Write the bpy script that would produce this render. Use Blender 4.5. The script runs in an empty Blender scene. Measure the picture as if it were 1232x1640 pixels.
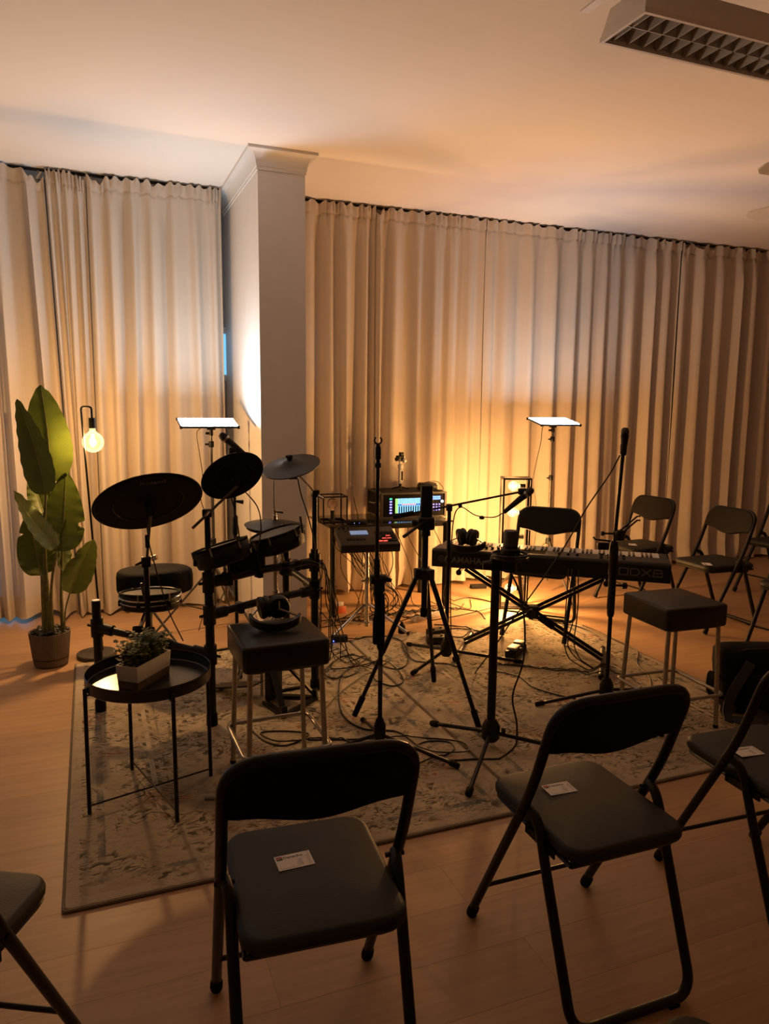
import bpy, math, random
from mathutils import Vector, Matrix

random.seed(7)
scene = bpy.context.scene
col = scene.collection
R = math.radians
PI = math.pi

# ---------------------------------------------------------------- camera
CAM_H, YAW, PITCH, ROLL, FOCAL_PX = 1.49, R(21.6), R(8.2), R(0.6), 1190.0
_f = Vector((math.sin(YAW) * math.cos(PITCH), math.cos(YAW) * math.cos(PITCH), -math.sin(PITCH)))
_r = Vector((math.cos(YAW), -math.sin(YAW), 0))
_u = _r.cross(_f)
_r2 = _r * math.cos(ROLL) + _u * math.sin(ROLL)
_u2 = -_r * math.sin(ROLL) + _u * math.cos(ROLL)
cam_data = bpy.data.cameras.new('camera')
cam = bpy.data.objects.new('camera', cam_data)
col.objects.link(cam)
m = Matrix.Identity(4)
for i in range(3):
    m[i][0], m[i][1], m[i][2] = _r2[i], _u2[i], -_f[i]
m[2][3] = CAM_H
cam.matrix_world = m
cam_data.sensor_fit = 'HORIZONTAL'
cam_data.sensor_width = 36.0
cam_data.lens = FOCAL_PX / 1232.0 * 36.0
cam_data.clip_start = 0.05
scene.camera = cam

# ---------------------------------------------------------------- dusk sky outside the windows
world = bpy.data.worlds.new('dusk')
scene.world = world
world.use_nodes = True
bg = world.node_tree.nodes['Background']
bg.inputs[0].default_value = (0.22, 0.48, 0.72, 1)
bg.inputs[1].default_value = 0.55

# ---------------------------------------------------------------- view / exposure
vs = scene.view_settings
vs.view_transform = 'Standard'
vs.look = 'None'
vs.exposure = 1.8
vs.gamma = 1.0
vs.use_curve_mapping = False
scene.cycles.max_bounces = 10
scene.cycles.diffuse_bounces = 6
scene.cycles.transparent_max_bounces = 12
scene.cycles.sample_clamp_indirect = 6.0
scene.cycles.caustics_reflective = False
scene.cycles.caustics_refractive = False
scene.cycles.use_denoising = True

# lamp powers (used by the lamps' own builders)
WARM = (1.0, 0.525, 0.20)
WARM_SOFT = (1.0, 0.58, 0.26)
COOL = (0.70, 0.86, 1.0)
P_CAGE_BULB = 7.6
P_FLOOR_BULB = 16.0
E_PANEL_R = 11.5
E_PANEL_L = 16.5

# ---------------------------------------------------------------- materials
MATS = {}


def nt(name):
    mt = bpy.data.materials.new(name)
    mt.use_nodes = True
    t = mt.node_tree
    return mt, t, t.nodes['Principled BSDF']


def N(t, kind, **kw):
    n = t.nodes.new(kind)
    for k, v in kw.items():
        if k in n.inputs:
            n.inputs[k].default_value = v
        else:
            setattr(n, k, v)
    return n


def mix_col(t, fac, a, b, mode='MIX'):
    n = t.nodes.new('ShaderNodeMix')
    n.data_type = 'RGBA'
    n.blend_type = mode
    for idx, v in ((0, fac), (6, a), (7, b)):
        if isinstance(v, bpy.types.NodeSocket):
            t.links.new(v, n.inputs[idx])
        elif idx == 0:
            n.inputs[0].default_value = v
        else:
            n.inputs[idx].default_value = (*v, 1)
    return n.outputs[2]


def ramp(t, src, stops):
    n = t.nodes.new('ShaderNodeValToRGB')
    el = n.color_ramp.elements
    while len(el) < len(stops):
        el.new(0.5)
    for e, (p, c) in zip(el, stops):
        e.position = p
        e.color = (*c, 1) if not isinstance(c, (int, float)) else (c, c, c, 1)
    t.links.new(src, n.inputs[0])
    return n.outputs[0]


def mathn(t, op, a, b=None, c=None):
    n = t.nodes.new('ShaderNodeMath')
    n.operation = op
    for i, v in enumerate((a, b, c)):
        if v is None:
            continue
        if isinstance(v, bpy.types.NodeSocket):
            t.links.new(v, n.inputs[i])
        else:
            n.inputs[i].default_value = v
    return n.outputs[0]


def bump(t, bsdf, h, strength=0.2, dist=0.002):
    b = t.nodes.new('ShaderNodeBump')
    b.inputs['Strength'].default_value = strength
    b.inputs['Distance'].default_value = dist
    t.links.new(h, b.inputs['Height'])
    t.links.new(b.outputs[0], bsdf.inputs['Normal'])


def objco(t, scale=(1, 1, 1)):
    tc = t.nodes.new('ShaderNodeTexCoord')
    mp = t.nodes.new('ShaderNodeMapping')
    mp.inputs['Scale'].default_value = scale
    t.links.new(tc.outputs['Object'], mp.inputs[0])
    return mp.outputs[0]


def noise(t, vec, scale, detail=3, rough=0.5, dist=0.0):
    n = t.nodes.new('ShaderNodeTexNoise')
    n.inputs['Scale'].default_value = scale
    n.inputs['Detail'].default_value = detail
    n.inputs['Roughness'].default_value = rough
    n.inputs['Distortion'].default_value = dist
    if vec:
        t.links.new(vec, n.inputs['Vector'])
    return n.outputs[0]


def plain(name, colour, rough=0.5, metal=0.0, var=0.12, nscale=30.0, bmp=0.0, bscale=200.0, spec=0.5):
    """Simple procedural surface: base colour with slight noise in tone and roughness."""
    mt, t, b = nt(name)
    v = objco(t)
    n = noise(t, v, nscale, 4)
    lo = tuple(c * (1 - var) for c in colour)
    hi = tuple(min(1, c * (1 + var)) for c in colour)
    t.links.new(ramp(t, n, [(0.3, lo), (0.7, hi)]), b.inputs['Base Color'])
    b.inputs['Roughness'].default_value = rough
    b.inputs['Metallic'].default_value = metal
    b.inputs['Specular IOR Level'].default_value = spec
    if bmp:
        bump(t, b, noise(t, v, bscale, 2), bmp, 0.001)
    MATS[name] = mt
    return mt


def emit(name, colour, strength, base=(0.02, 0.02, 0.02)):
    mt, t, b = nt(name)
    b.inputs['Base Color'].default_value = (*base, 1)
    b.inputs['Emission Color'].default_value = (*colour, 1)
    b.inputs['Emission Strength'].default_value = strength
    MATS[name] = mt
    return mt


plain('wall_paint', (0.72, 0.71, 0.69), 0.7, var=0.02, nscale=6, bmp=0.08, bscale=300)
plain('ceiling_paint', (0.88, 0.85, 0.81), 0.8, var=0.015, nscale=2, bmp=0.05, bscale=250)
plain('wall_far', (0.58, 0.52, 0.46), 0.7, var=0.02, nscale=6)
plain('grey_panel', (0.28, 0.29, 0.30), 0.5, var=0.03)
plain('window_white', (0.62, 0.64, 0.66), 0.4, var=0.03)
plain('black_metal', (0.0075, 0.0072, 0.007), 0.38, spec=0.32)
plain('black_plastic', (0.0085, 0.0085, 0.008), 0.5, spec=0.3, bmp=0.05, bscale=400)
plain('panel_black', (0.0035, 0.0035, 0.0035), 0.6, spec=0.08)
plain('black_rubber', (0.0075, 0.0075, 0.0075), 0.8, spec=0.2)
plain('cymbal_top', (0.028, 0.028, 0.027), 0.45, spec=0.35, bmp=0.03, bscale=150)
plain('cymbal_rubber', (0.007, 0.007, 0.007), 0.75, spec=0.2, bmp=0.08, bscale=350)
plain('dark_mesh', (0.03, 0.03, 0.03), 0.6, bmp=0.1, bscale=600)
plain('black_vinyl', (0.0065, 0.006, 0.0055), 0.6, spec=0.14, bmp=0.10, bscale=240)
plain('leatherette', (0.009, 0.0085, 0.008), 0.36, spec=0.4, bmp=0.06, bscale=260)
plain('throne_cloth', (0.008, 0.008, 0.008), 0.85, spec=0.15, bmp=0.2, bscale=500)
plain('chrome', (0.62, 0.60, 0.57), 0.2, metal=1.0, var=0.05)
plain('steel', (0.42, 0.40, 0.37), 0.32, metal=1.0, var=0.08)
plain('brushed_steel', (0.40, 0.37, 0.32), 0.38, metal=1.0, var=0.1)
plain('stand_grey', (0.10, 0.095, 0.085), 0.38, metal=0.6)
plain('white_plastic', (0.60, 0.59, 0.57), 0.45, var=0.03)
plain('paper', (0.72, 0.70, 0.66), 0.8, var=0.02)
plain('ink', (0.02, 0.025, 0.02), 0.7)
plain('ink_green', (0.03, 0.07, 0.045), 0.7)
plain('ink_red', (0.42, 0.10, 0.07), 0.7)
plain('ink_grey', (0.28, 0.27, 0.26), 0.7)
plain('print_grey', (0.13, 0.127, 0.12), 0.5)
plain('print_dark', (0.06, 0.06, 0.056), 0.5)
plain('print_silver', (0.16, 0.155, 0.145), 0.4)
plain('table_top', (0.012, 0.012, 0.012), 0.24, var=0.05)
plain('desk_glass', (0.012, 0.012, 0.012), 0.08, var=0.0)
plain('planter_white', (0.62, 0.58, 0.53), 0.65, var=0.05)
plain('planter_wood', (0.16, 0.105, 0.06), 0.6, var=0.2, nscale=12)
plain('soil', (0.012, 0.010, 0.008), 0.9)
plain('pebble', (0.022, 0.021, 0.020), 0.5)
plain('stem_green', (0.17, 0.17, 0.06), 0.55, var=0.3)
plain('pot_clay', (0.15, 0.115, 0.09), 0.6, var=0.08)
plain('sprig_leaf', (0.19, 0.21, 0.075), 0.55, var=0.35, nscale=8)
plain('sprig_leaf_dark', (0.11, 0.13, 0.05), 0.55, var=0.35, nscale=8)
plain('luminaire_white', (0.74, 0.71, 0.67), 0.45, var=0.03)
plain('louvre', (0.42, 0.40, 0.38), 0.4, metal=0.3, var=0.05)
plain('fan_white', (0.60, 0.58, 0.55), 0.45, var=0.03)
plain('bag_nylon', (0.005, 0.005, 0.005), 0.8, spec=0.12, bmp=0.2, bscale=300)
plain('bag_strap', (0.010, 0.010, 0.010), 0.7)
plain('case_grey', (0.015, 0.0145, 0.0135), 0.7, spec=0.15)
plain('rack_aluminium', (0.13, 0.125, 0.115), 0.4, metal=0.9)
plain('cable_black', (0.009, 0.009, 0.009), 0.55)
plain('key_white', (0.72, 0.70, 0.64), 0.35, var=0.02)
plain('key_black', (0.012, 0.012, 0.012), 0.35)
plain('device_grey', (0.014, 0.014, 0.014), 0.5, spec=0.3)
plain('pedal_silver', (0.25, 0.24, 0.22), 0.5, metal=0.4)
plain('orange_plastic', (0.50, 0.10, 0.03), 0.5)
plain('lamp_base', (0.035, 0.032, 0.030), 0.5)
plain('rug_binding', (0.16, 0.125, 0.085), 0.9, bmp=0.3, bscale=400)
emit('panel_glow_right', COOL, E_PANEL_R)
emit('panel_glow_left', COOL, E_PANEL_L)
emit('filament', (1.0, 0.62, 0.25), 90.0)
emit('led_blue', (0.06, 0.12, 1.0), 3.0)
emit('led_red', (1.0, 0.06, 0.04), 0.9)
emit('led_violet', (0.28, 0.25, 1.0), 0.7)
emit('led_green', (0.05, 0.9, 0.40), 0.5)
emit('led_white', (0.6, 0.75, 1.0), 0.6)
emit('lcd_blue', (0.10, 0.28, 1.0), 0.75)
emit('lcd_pale', (0.48, 0.62, 0.95), 0.11)


def cloth_material():
    mt, t, b = nt('curtain_cloth')
    v = objco(t, (1, 1, 1))
    n1 = noise(t, v, 3.0, 3)
    v2 = objco(t, (60, 60, 1.2))
    n2 = noise(t, v2, 1.0, 3, 0.6)
    c = mix_col(t, n1, (0.69, 0.61, 0.52), (0.75, 0.67, 0.58))
    t.links.new(mix_col(t, mathn(t, 'MULTIPLY', n2, 0.12), c, (0.42, 0.34, 0.27)), b.inputs['Base Color'])
    b.inputs['Roughness'].default_value = 0.85
    b.inputs['Specular IOR Level'].default_value = 0.2
    bump(t, b, n2, 0.25, 0.004)
    out = t.nodes['Material Output']
    tr = t.nodes.new('ShaderNodeBsdfTranslucent')
    tr.inputs[0].default_value = (0.66, 0.58, 0.49, 1)
    mx = t.nodes.new('ShaderNodeMixShader')
    mx.inputs[0].default_value = 0.20
    t.links.new(b.outputs[0], mx.inputs[1])
    t.links.new(tr.outputs[0], mx.inputs[2])
    t.links.new(mx.outputs[0], out.inputs[0])
    MATS['curtain_cloth'] = mt


def floor_material():
    mt, t, b = nt('vinyl_plank')
    oi = t.nodes.new('ShaderNodeObjectInfo')
    tc = t.nodes.new('ShaderNodeTexCoord')
    mp = t.nodes.new('ShaderNodeMapping')
    mp.inputs['Scale'].default_value = (1.4, 22, 1)
    t.links.new(tc.outputs['Object'], mp.inputs[0])
    off = t.nodes.new('ShaderNodeVectorMath')
    off.operation = 'ADD'
    cmb = t.nodes.new('ShaderNodeCombineXYZ')
    rnd = mathn(t, 'MULTIPLY', oi.outputs['Random'], 40.0)
    t.links.new(rnd, cmb.inputs[0])
    t.links.new(rnd, cmb.inputs[1])
    t.links.new(mp.outputs[0], off.inputs[0])
    t.links.new(cmb.outputs[0], off.inputs[1])
    g = noise(t, off.outputs[0], 1.6, 5, 0.6, 0.6)
    c = ramp(t, g, [(0.3, (0.38, 0.225, 0.115)), (0.55, (0.44, 0.27, 0.145)), (0.75, (0.48, 0.30, 0.165))])
    tone = mathn(t, 'MULTIPLY_ADD', oi.outputs['Random'], 0.14, 0.93)
    hsv = t.nodes.new('ShaderNodeHueSaturation')
    t.links.new(c, hsv.inputs['Color'])
    t.links.new(tone, hsv.inputs['Value'])
    t.links.new(hsv.outputs[0], b.inputs['Base Color'])
    t.links.new(mathn(t, 'MULTIPLY_ADD', g, 0.2, 0.36), b.inputs['Roughness'])
    bump(t, b, g, 0.08, 0.001)
    MATS['vinyl_plank'] = mt


def rug_material():
    mt, t, b = nt('distressed_rug')
    v = objco(t)
    # warp the coordinates so the motifs look hand-drawn and worn
    nz = t.nodes.new('ShaderNodeTexNoise')
    nz.inputs['Scale'].default_value = 6.0
    nz.inputs['Detail'].default_value = 4
    t.links.new(v, nz.inputs['Vector'])
    wv = t.nodes.new('ShaderNodeVectorMath')
    wv.operation = 'MULTIPLY_ADD'
    t.links.new(nz.outputs['Color'], wv.inputs[0])
    wv.inputs[1].default_value = (0.16, 0.16, 0)
    t.links.new(v, wv.inputs[2])
    w = wv.outputs[0]
    base = ramp(t, noise(t, v, 2.6, 4, 0.65), [(0.28, (0.34, 0.285, 0.205)), (0.5, (0.49, 0.41, 0.295)), (0.72, (0.60, 0.51, 0.375))])

    def wstretch(sx, sy):
        mp = t.nodes.new('ShaderNodeMapping')
        mp.inputs['Scale'].default_value = (sx, sy, 1)
        t.links.new(w, mp.inputs[0])
        return mp.outputs[0]

    def mul(*a_):
        r_ = a_[0]
        for q_ in a_[1:]:
            r_ = mathn(t, 'MULTIPLY', r_, q_)
        return r_
    streak = noise(t, wstretch(16, 62), 1.0, 3, 0.6)
    base = mix_col(t, mul(ramp(t, streak, [(0.50, 0.0), (0.66, 1.0)]), 0.40), base, (0.24, 0.205, 0.155))
    # organic outlines of worn flowers and scrolls: contour lines of a warped noise
    con = noise(t, w, 7.5, 2, 0.45)
    line = ramp(t, mathn(t, 'ABSOLUTE', mathn(t, 'SUBTRACT', mathn(t, 'FRACT', mathn(t, 'MULTIPLY', con, 5.0)), 0.5)), [(0.0, 1.0), (0.075, 1.0), (0.11, 0.0)])
    m_dark = ramp(t, noise(t, v, 5.0, 3, 0.6), [(0.44, 0.0), (0.54, 1.0)])
    m_rust = ramp(t, noise(t, objco(t, (1, 1.3, 1)), 4.4, 3, 0.5, 0.4), [(0.58, 0.0), (0.64, 1.0)])
    m_blue = ramp(t, noise(t, objco(t, (1.2, 1, 1)), 3.3, 3, 0.5, 1.0), [(0.50, 0.0), (0.62, 1.0)])
    fleck = ramp(t, noise(t, wstretch(34, 96), 1.0, 2, 0.5), [(0.53, 0.0), (0.60, 1.0)])
    fleck2 = ramp(t, noise(t, wstretch(24, 55), 1.3, 2, 0.5), [(0.50, 0.0), (0.58, 1.0)])
    broken = ramp(t, noise(t, wstretch(20, 46), 1.0, 2, 0.5), [(0.42, 0.0), (0.52, 1.0)])
    c = mix_col(t, mul(m_blue, fleck2, 0.60), base, (0.15, 0.17, 0.165))
    c = mix_col(t, mul(m_rust, fleck2, 0.80), c, (0.36, 0.125, 0.055))
    c = mix_col(t, mul(fleck, m_dark, 0.80), c, (0.065, 0.068, 0.055))
    c = mix_col(t, mul(line, broken, m_dark, 0.85), c, (0.055, 0.058, 0.05))
    # borders: rug is 1.6 x 2.3 with its origin at one corner
    sep = t.nodes.new('ShaderNodeSeparateXYZ')
    t.links.new(v, sep.inputs[0])
    x, y = sep.outputs[0], sep.outputs[1]
    dx = mathn(t, 'MINIMUM', x, mathn(t, 'SUBTRACT', 1.6, x))
    dy = mathn(t, 'MINIMUM', y, mathn(t, 'SUBTRACT', 2.3, y))
    d = mathn(t, 'MINIMUM', dx, dy)

    def band(a, bb):
        return mathn(t, 'MULTIPLY', mathn(t, 'GREATER_THAN', d, a), mathn(t, 'LESS_THAN', d, bb))
    key = mathn(t, 'SINE', mathn(t, 'MULTIPLY', mathn(t, 'ADD', x, y), 95.0))
    dash = mathn(t, 'GREATER_THAN', key, 0.0)
    worn = ramp(t, noise(t, v, 9.0, 3), [(0.42, 0.0), (0.6, 1.0)])
    for (a, bb, colr, f, dashed) in ((0.10, 0.125, (0.10, 0.13, 0.15), 0.8, False), (0.29, 0.305, (0.05, 0.05, 0.045), 0.8, True),
                                     (0.325, 0.34, (0.05, 0.05, 0.045), 0.8, True), (0.305, 0.325, (0.60, 0.53, 0.42), 0.6, False),
                                     (0.36, 0.368, (0.10, 0.11, 0.11), 0.6, False)):
        f2 = mathn(t, 'MULTIPLY', band(a, bb), worn)
        if dashed:
            f2 = mathn(t, 'MULTIPLY', f2, dash)
        c = mix_col(t, mathn(t, 'MULTIPLY', f2, f), c, colr)
    edge = mathn(t, 'LESS_THAN', d, 0.045)
    c = mix_col(t, mathn(t, 'MULTIPLY', edge, 0.75), c, (0.47, 0.40, 0.30))
    t.links.new(c, b.inputs['Base Color'])
    b.inputs['Roughness'].default_value = 0.95
    b.inputs['Specular IOR Level'].default_value = 0.1
    pile = noise(t, v, 160.0, 3, 0.7)
    bump(t, b, mathn(t, 'ADD', pile, mathn(t, 'MULTIPLY', streak, 0.8)), 0.7, 0.006)
    MATS['distressed_rug'] = mt


def leaf_material():
    mt, t, b = nt('banana_leaf')
    uv = t.nodes.new('ShaderNodeUVMap')
    sep = t.nodes.new('ShaderNodeSeparateXYZ')
    t.links.new(uv.outputs[0], sep.inputs[0])
    u, vv = sep.outputs[0], sep.outputs[1]
    s = mathn(t, 'ABSOLUTE', mathn(t, 'SUBTRACT', u, 0.5))
    rib = mathn(t, 'SINE', mathn(t, 'MULTIPLY', mathn(t, 'SUBTRACT', vv, mathn(t, 'MULTIPLY', s, 0.35)), 210.0))
    mid = mathn(t, 'LESS_THAN', s, 0.018)
    n = noise(t, objco(t), 7.0, 4)
    c = ramp(t, n, [(0.3, (0.075, 0.110, 0.016)), (0.7, (0.125, 0.175, 0.028))])
    c = mix_col(t, mathn(t, 'MULTIPLY_ADD', rib, 0.10, 0.10), c, (0.15, 0.20, 0.045))
    c = mix_col(t, mid, c, (0.26, 0.28, 0.10))
    t.links.new(c, b.inputs['Base Color'])
    b.inputs['Roughness'].default_value = 0.42
    bump(t, b, rib, 0.25, 0.003)
    out = t.nodes['Material Output']
    tr = t.nodes.new('ShaderNodeBsdfTranslucent')
    t.links.new(c, tr.inputs[0])
    mx = t.nodes.new('ShaderNodeMixShader')
    mx.inputs[0].default_value = 0.18
    t.links.new(b.outputs[0], mx.inputs[1])
    t.links.new(tr.outputs[0], mx.inputs[2])
    t.links.new(mx.outputs[0], out.inputs[0])
    MATS['banana_leaf'] = mt


def glass_material(name, tint, gloss, glow=None):
    mt, t, b = nt(name)
    t.nodes.remove(b)
    out = t.nodes['Material Output']
    tr = t.nodes.new('ShaderNodeBsdfTransparent')
    tr.inputs[0].default_value = (*tint, 1)
    gl = t.nodes.new('ShaderNodeBsdfGlossy')
    gl.inputs['Roughness'].default_value = 0.03
    lw = t.nodes.new('ShaderNodeLayerWeight')
    lw.inputs[0].default_value = gloss
    mx = t.nodes.new('ShaderNodeMixShader')
    t.links.new(mathn(t, 'MULTIPLY', lw.outputs['Fresnel'], 0.8), mx.inputs[0])
    t.links.new(tr.outputs[0], mx.inputs[1])
    t.links.new(gl.outputs[0], mx.inputs[2])
    last = mx.outputs[0]
    if glow:
        em = t.nodes.new('ShaderNodeEmission')
        em.inputs[0].default_value = (*glow[0], 1)
        em.inputs[1].default_value = glow[1]
        ad = t.nodes.new('ShaderNodeAddShader')
        t.links.new(last, ad.inputs[0])
        t.links.new(em.outputs[0], ad.inputs[1])
        last = ad.outputs[0]
    t.links.new(last, out.inputs[0])
    MATS[name] = mt


def seat_material():
    """dark padded vinyl with a fine woven texture"""
    mt, t, b = nt('seat_weave')
    v = objco(t)
    n = noise(t, v, 14.0, 3)
    t.links.new(ramp(t, n, [(0.3, (0.0115, 0.0115, 0.010)), (0.7, (0.0165, 0.0165, 0.014))]), b.inputs['Base Color'])
    b.inputs['Roughness'].default_value = 0.55
    b.inputs['Specular IOR Level'].default_value = 0.35
    wv = noise(t, objco(t, (60, 420, 60)), 1.0, 3, 0.6)
    bump(t, b, wv, 0.35, 0.002)
    MATS['seat_weave'] = mt


def screen_material():
    """mixer touch screen: rows of channel strips"""
    mt, t, b = nt('mixer_screen')
    uv = t.nodes.new('ShaderNodeUVMap')
    sep = t.nodes.new('ShaderNodeSeparateXYZ')
    t.links.new(uv.outputs[0], sep.inputs[0])
    u, v = sep.outputs[0], sep.outputs[1]
    strip = mathn(t, 'GREATER_THAN', mathn(t, 'FRACT', mathn(t, 'MULTIPLY', u, 11.0)), 0.42)
    meters = mathn(t, 'LESS_THAN', v, 0.52)
    up = mathn(t, 'MULTIPLY', mathn(t, 'GREATER_THAN', v, 0.62), mathn(t, 'GREATER_THAN', noise(t, uv.outputs[0], 34.0, 1), 0.48))
    red = mathn(t, 'MULTIPLY', mathn(t, 'MULTIPLY', mathn(t, 'GREATER_THAN', v, 0.54), mathn(t, 'LESS_THAN', v, 0.62)),
                mathn(t, 'MULTIPLY', mathn(t, 'GREATER_THAN', u, 0.25), mathn(t, 'LESS_THAN', u, 0.8)))
    side = mathn(t, 'LESS_THAN', u, 0.10)
    c = mix_col(t, mathn(t, 'MULTIPLY', strip, mathn(t, 'GREATER_THAN', mathn(t, 'SUBTRACT', v, 0.45), 0.0)), (0.004, 0.010, 0.03), (0.05, 0.20, 0.55))
    c = mix_col(t, mathn(t, 'MULTIPLY', meters, mathn(t, 'SUBTRACT', 1.0, strip)), c, (0.20, 0.50, 0.75))
    c = mix_col(t, up, c, (0.30, 0.60, 0.85))
    c = mix_col(t, red, c, (0.75, 0.25, 0.24))
    c = mix_col(t, side, c, (0.25, 0.45, 0.12))
    b.inputs['Base Color'].default_value = (0.01, 0.01, 0.01, 1)
    b.inputs['Roughness'].default_value = 0.2
    t.links.new(c, b.inputs['Emission Color'])
    b.inputs['Emission Strength'].default_value = 0.62
    MATS['mixer_screen'] = mt


cloth_material()
floor_material()
rug_material()
leaf_material()
seat_material()
screen_material()
glass_material('bulb_glass', (1.0, 0.93, 0.82), 0.25)
glass_material('bulb_glass_lit', (1.0, 0.90, 0.72), 0.25, ((1.0, 0.66, 0.28), 0.22))
glass_material('window_glass', (0.75, 0.88, 0.92), 0.3)

# ---------------------------------------------------------------- mesh helpers


def catmull(pts, n=6, closed=False):
    P = [Vector(p) for p in pts]
    out = []
    L = len(P)
    rng = range(L) if closed else range(L - 1)
    for i in rng:
        p0 = P[(i - 1) % L] if closed or i > 0 else P[i] * 2 - P[i + 1]
        p1, p2 = P[i], P[(i + 1) % L]
        p3 = P[(i + 2) % L] if closed or i + 2 < L else p2 * 2 - p1
        for k in range(n):
            t = k / n
            out.append(0.5 * ((2 * p1) + (p2 - p0) * t + (2 * p0 - 5 * p1 + 4 * p2 - p3) * t * t + (3 * p1 - p0 - 3 * p2 + p3) * t ** 3))
    if not closed:
        out.append(P[-1])
    return out


def fillet(pts, r, n=5):
    """polyline with rounded corners"""
    P = [Vector(p) for p in pts]
    out = [P[0]]
    for i in range(1, len(P) - 1):
        a, b, c = P[i - 1], P[i], P[i + 1]
        ra = min(r, (a - b).length * 0.49)
        rc = min(r, (c - b).length * 0.49)
        s, e = b + (a - b).normalized() * ra, b + (c - b).normalized() * rc
        for k in range(n + 1):
            t = k / n
            out.append((1 - t) ** 2 * s + 2 * t * (1 - t) * b + t * t * e)
    out.append(P[-1])
    return out


class MB:
    def __init__(self):
        self.v, self.f, self.uv = [], [], {}

    def add(self, verts, faces):
        o = len(self.v)
        self.v += [Vector(p) for p in verts]
        self.f += [tuple(i + o for i in fc) for fc in faces]
        return self

    def box(self, c, s, rz=0.0, M=None):
        hx, hy, hz = s[0] / 2, s[1] / 2, s[2] / 2
        vs_ = [Vector((x, y, z)) for z in (-hz, hz) for y in (-hy, hy) for x in (-hx, hx)]
        if M is None:
            M = Matrix.Rotation(rz, 3, 'Z')
        vs_ = [M @ p + Vector(c) for p in vs_]
        return self.add(vs_, [(0, 2, 3, 1), (4, 5, 7, 6), (0, 1, 5, 4), (2, 6, 7, 3), (0, 4, 6, 2), (1, 3, 7, 5)])

    def rbox(self, c, s, r=0.01, rz=0.0, M=None, n=3, dome=0.0):
        """box with rounded vertical corners and softened top and bottom edges; dome lifts the centre of the top"""
        if M is None:
            M = Matrix.Rotation(rz, 3, 'Z')
        hx, hy, hz = s[0] / 2, s[1] / 2, s[2] / 2
        e = min(r * 0.6, hz * 0.9)

        def ring(inset, z):
            pts = []
            rr = max(r - inset, 0.0005)
            for (sx, sy, a0) in ((1, 1, 0), (-1, 1, 90), (-1, -1, 180), (1, -1, 270)):
                cx, cy = sx * (hx - inset - rr), sy * (hy - inset - rr)
                for k in range(n + 1):
                    a = R(a0 + 90 * k / n)
                    pts.append(Vector((cx + rr * math.cos(a), cy + rr * math.sin(a), z)))
            return pts
        rings = []
        for k in range(n + 1):
            a = PI / 2 * k / n
            rings.append(ring(e * (1 - math.sin(a)), -hz + e * (1 - math.cos(a))))
        for k in range(n + 1):
            a = PI / 2 * (1 - k / n)
            rings.append(ring(e * (1 - math.sin(a)), hz - e * (1 - math.cos(a))))
        if dome:
            for q in (0.25, 0.5, 0.75):
                rings.append([Vector((p.x * (1 - q), p.y * (1 - q), hz + dome * (1 - (1 - q) ** 2))) for p in rings[2 * n + 1]])
        m_ = len(rings[0])
        vs_ = [M @ p + Vector(c) for rg in rings for p in rg]
        fs = []
        for i in range(len(rings) - 1):
            for j in range(m_):
                fs.append((i * m_ + j, i * m_ + (j + 1) % m_, (i + 1) * m_ + (j + 1) % m_, (i + 1) * m_ + j))
        fs.append(tuple(reversed(range(m_))))
        fs.append(tuple(range((len(rings) - 1) * m_, len(rings) * m_)))
        return self.add(vs_, fs)

    def tube(self, pts, r, seg=8, r_end=None, caps=True, closed=False):
        P = [Vector(p) for p in pts]
        n = len(P)
        up = Vector((0, 0, 1))
        vs_, fs = [], []
        prev = None
        for i, p in enumerate(P):
            if closed:
                d = (P[(i + 1) % n] - P[i - 1])
            else:
                d = P[min(i + 1, n - 1)] - P[max(i - 1, 0)]
            if d.length < 1e-9:
                d = Vector((0, 0, 1))
            d.normalize()
            if prev is None:
                a = up if abs(d.z) < 0.9 else Vector((1, 0, 0))
                s = d.cross(a).normalized()
            else:
                s = (prev - d * prev.dot(d))
                s = s.normalized() if s.length > 1e-6 else d.orthogonal().normalized()
            prev = s
            q = d.cross(s)
            rr = r if r_end is None else r + (r_end - r) * i / (n - 1)
            if isinstance(r, (list, tuple)):
                rr = r[i]
            for k in range(seg):
                a = 2 * PI * k / seg
                vs_.append(p + (s * math.cos(a) + q * math.sin(a)) * rr)
        for i in range(n if closed else n - 1):
            for k in range(seg):
                j = (i + 1) % n
                fs.append((i * seg + k, i * seg + (k + 1) % seg, j * seg + (k + 1) % seg, j * seg + k))
        if caps and not closed:
            fs.append(tuple(reversed(range(seg))))
            fs.append(tuple(range((n - 1) * seg, n * seg)))
        return self.add(vs_, fs)

    def cyl(self, p0, p1, r0, r1=None, seg=14):
        p0, p1 = Vector(p0), Vector(p1)
        return self.tube([p0, p1], r0, seg, r_end=r0 if r1 is None else r1)

    def lathe(self, prof, c=(0, 0, 0), axis=(0, 0, 1), seg=32):
        ax = Vector(axis).normalized()
        M = Vector((0, 0, 1)).rotation_difference(ax).to_matrix()
        vs_, fs = [], []
        n = len(prof)
        for (r, z) in prof:
            for k in range(seg):
                a = 2 * PI * k / seg
                vs_.append(M @ Vector((r * math.cos(a), r * math.sin(a), z)) + Vector(c))
        for i in range(n - 1):
            for k in range(seg):
                fs.append((i * seg + k, i * seg + (k + 1) % seg, (i + 1) * seg + (k + 1) % seg, (i + 1) * seg + k))
        if prof[0][0] > 1e-6:
            fs.append(tuple(reversed(range(seg))))
        if prof[-1][0] > 1e-6:
            fs.append(tuple(range((n - 1) * seg, n * seg)))
        return self.add(vs_, fs)

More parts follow.
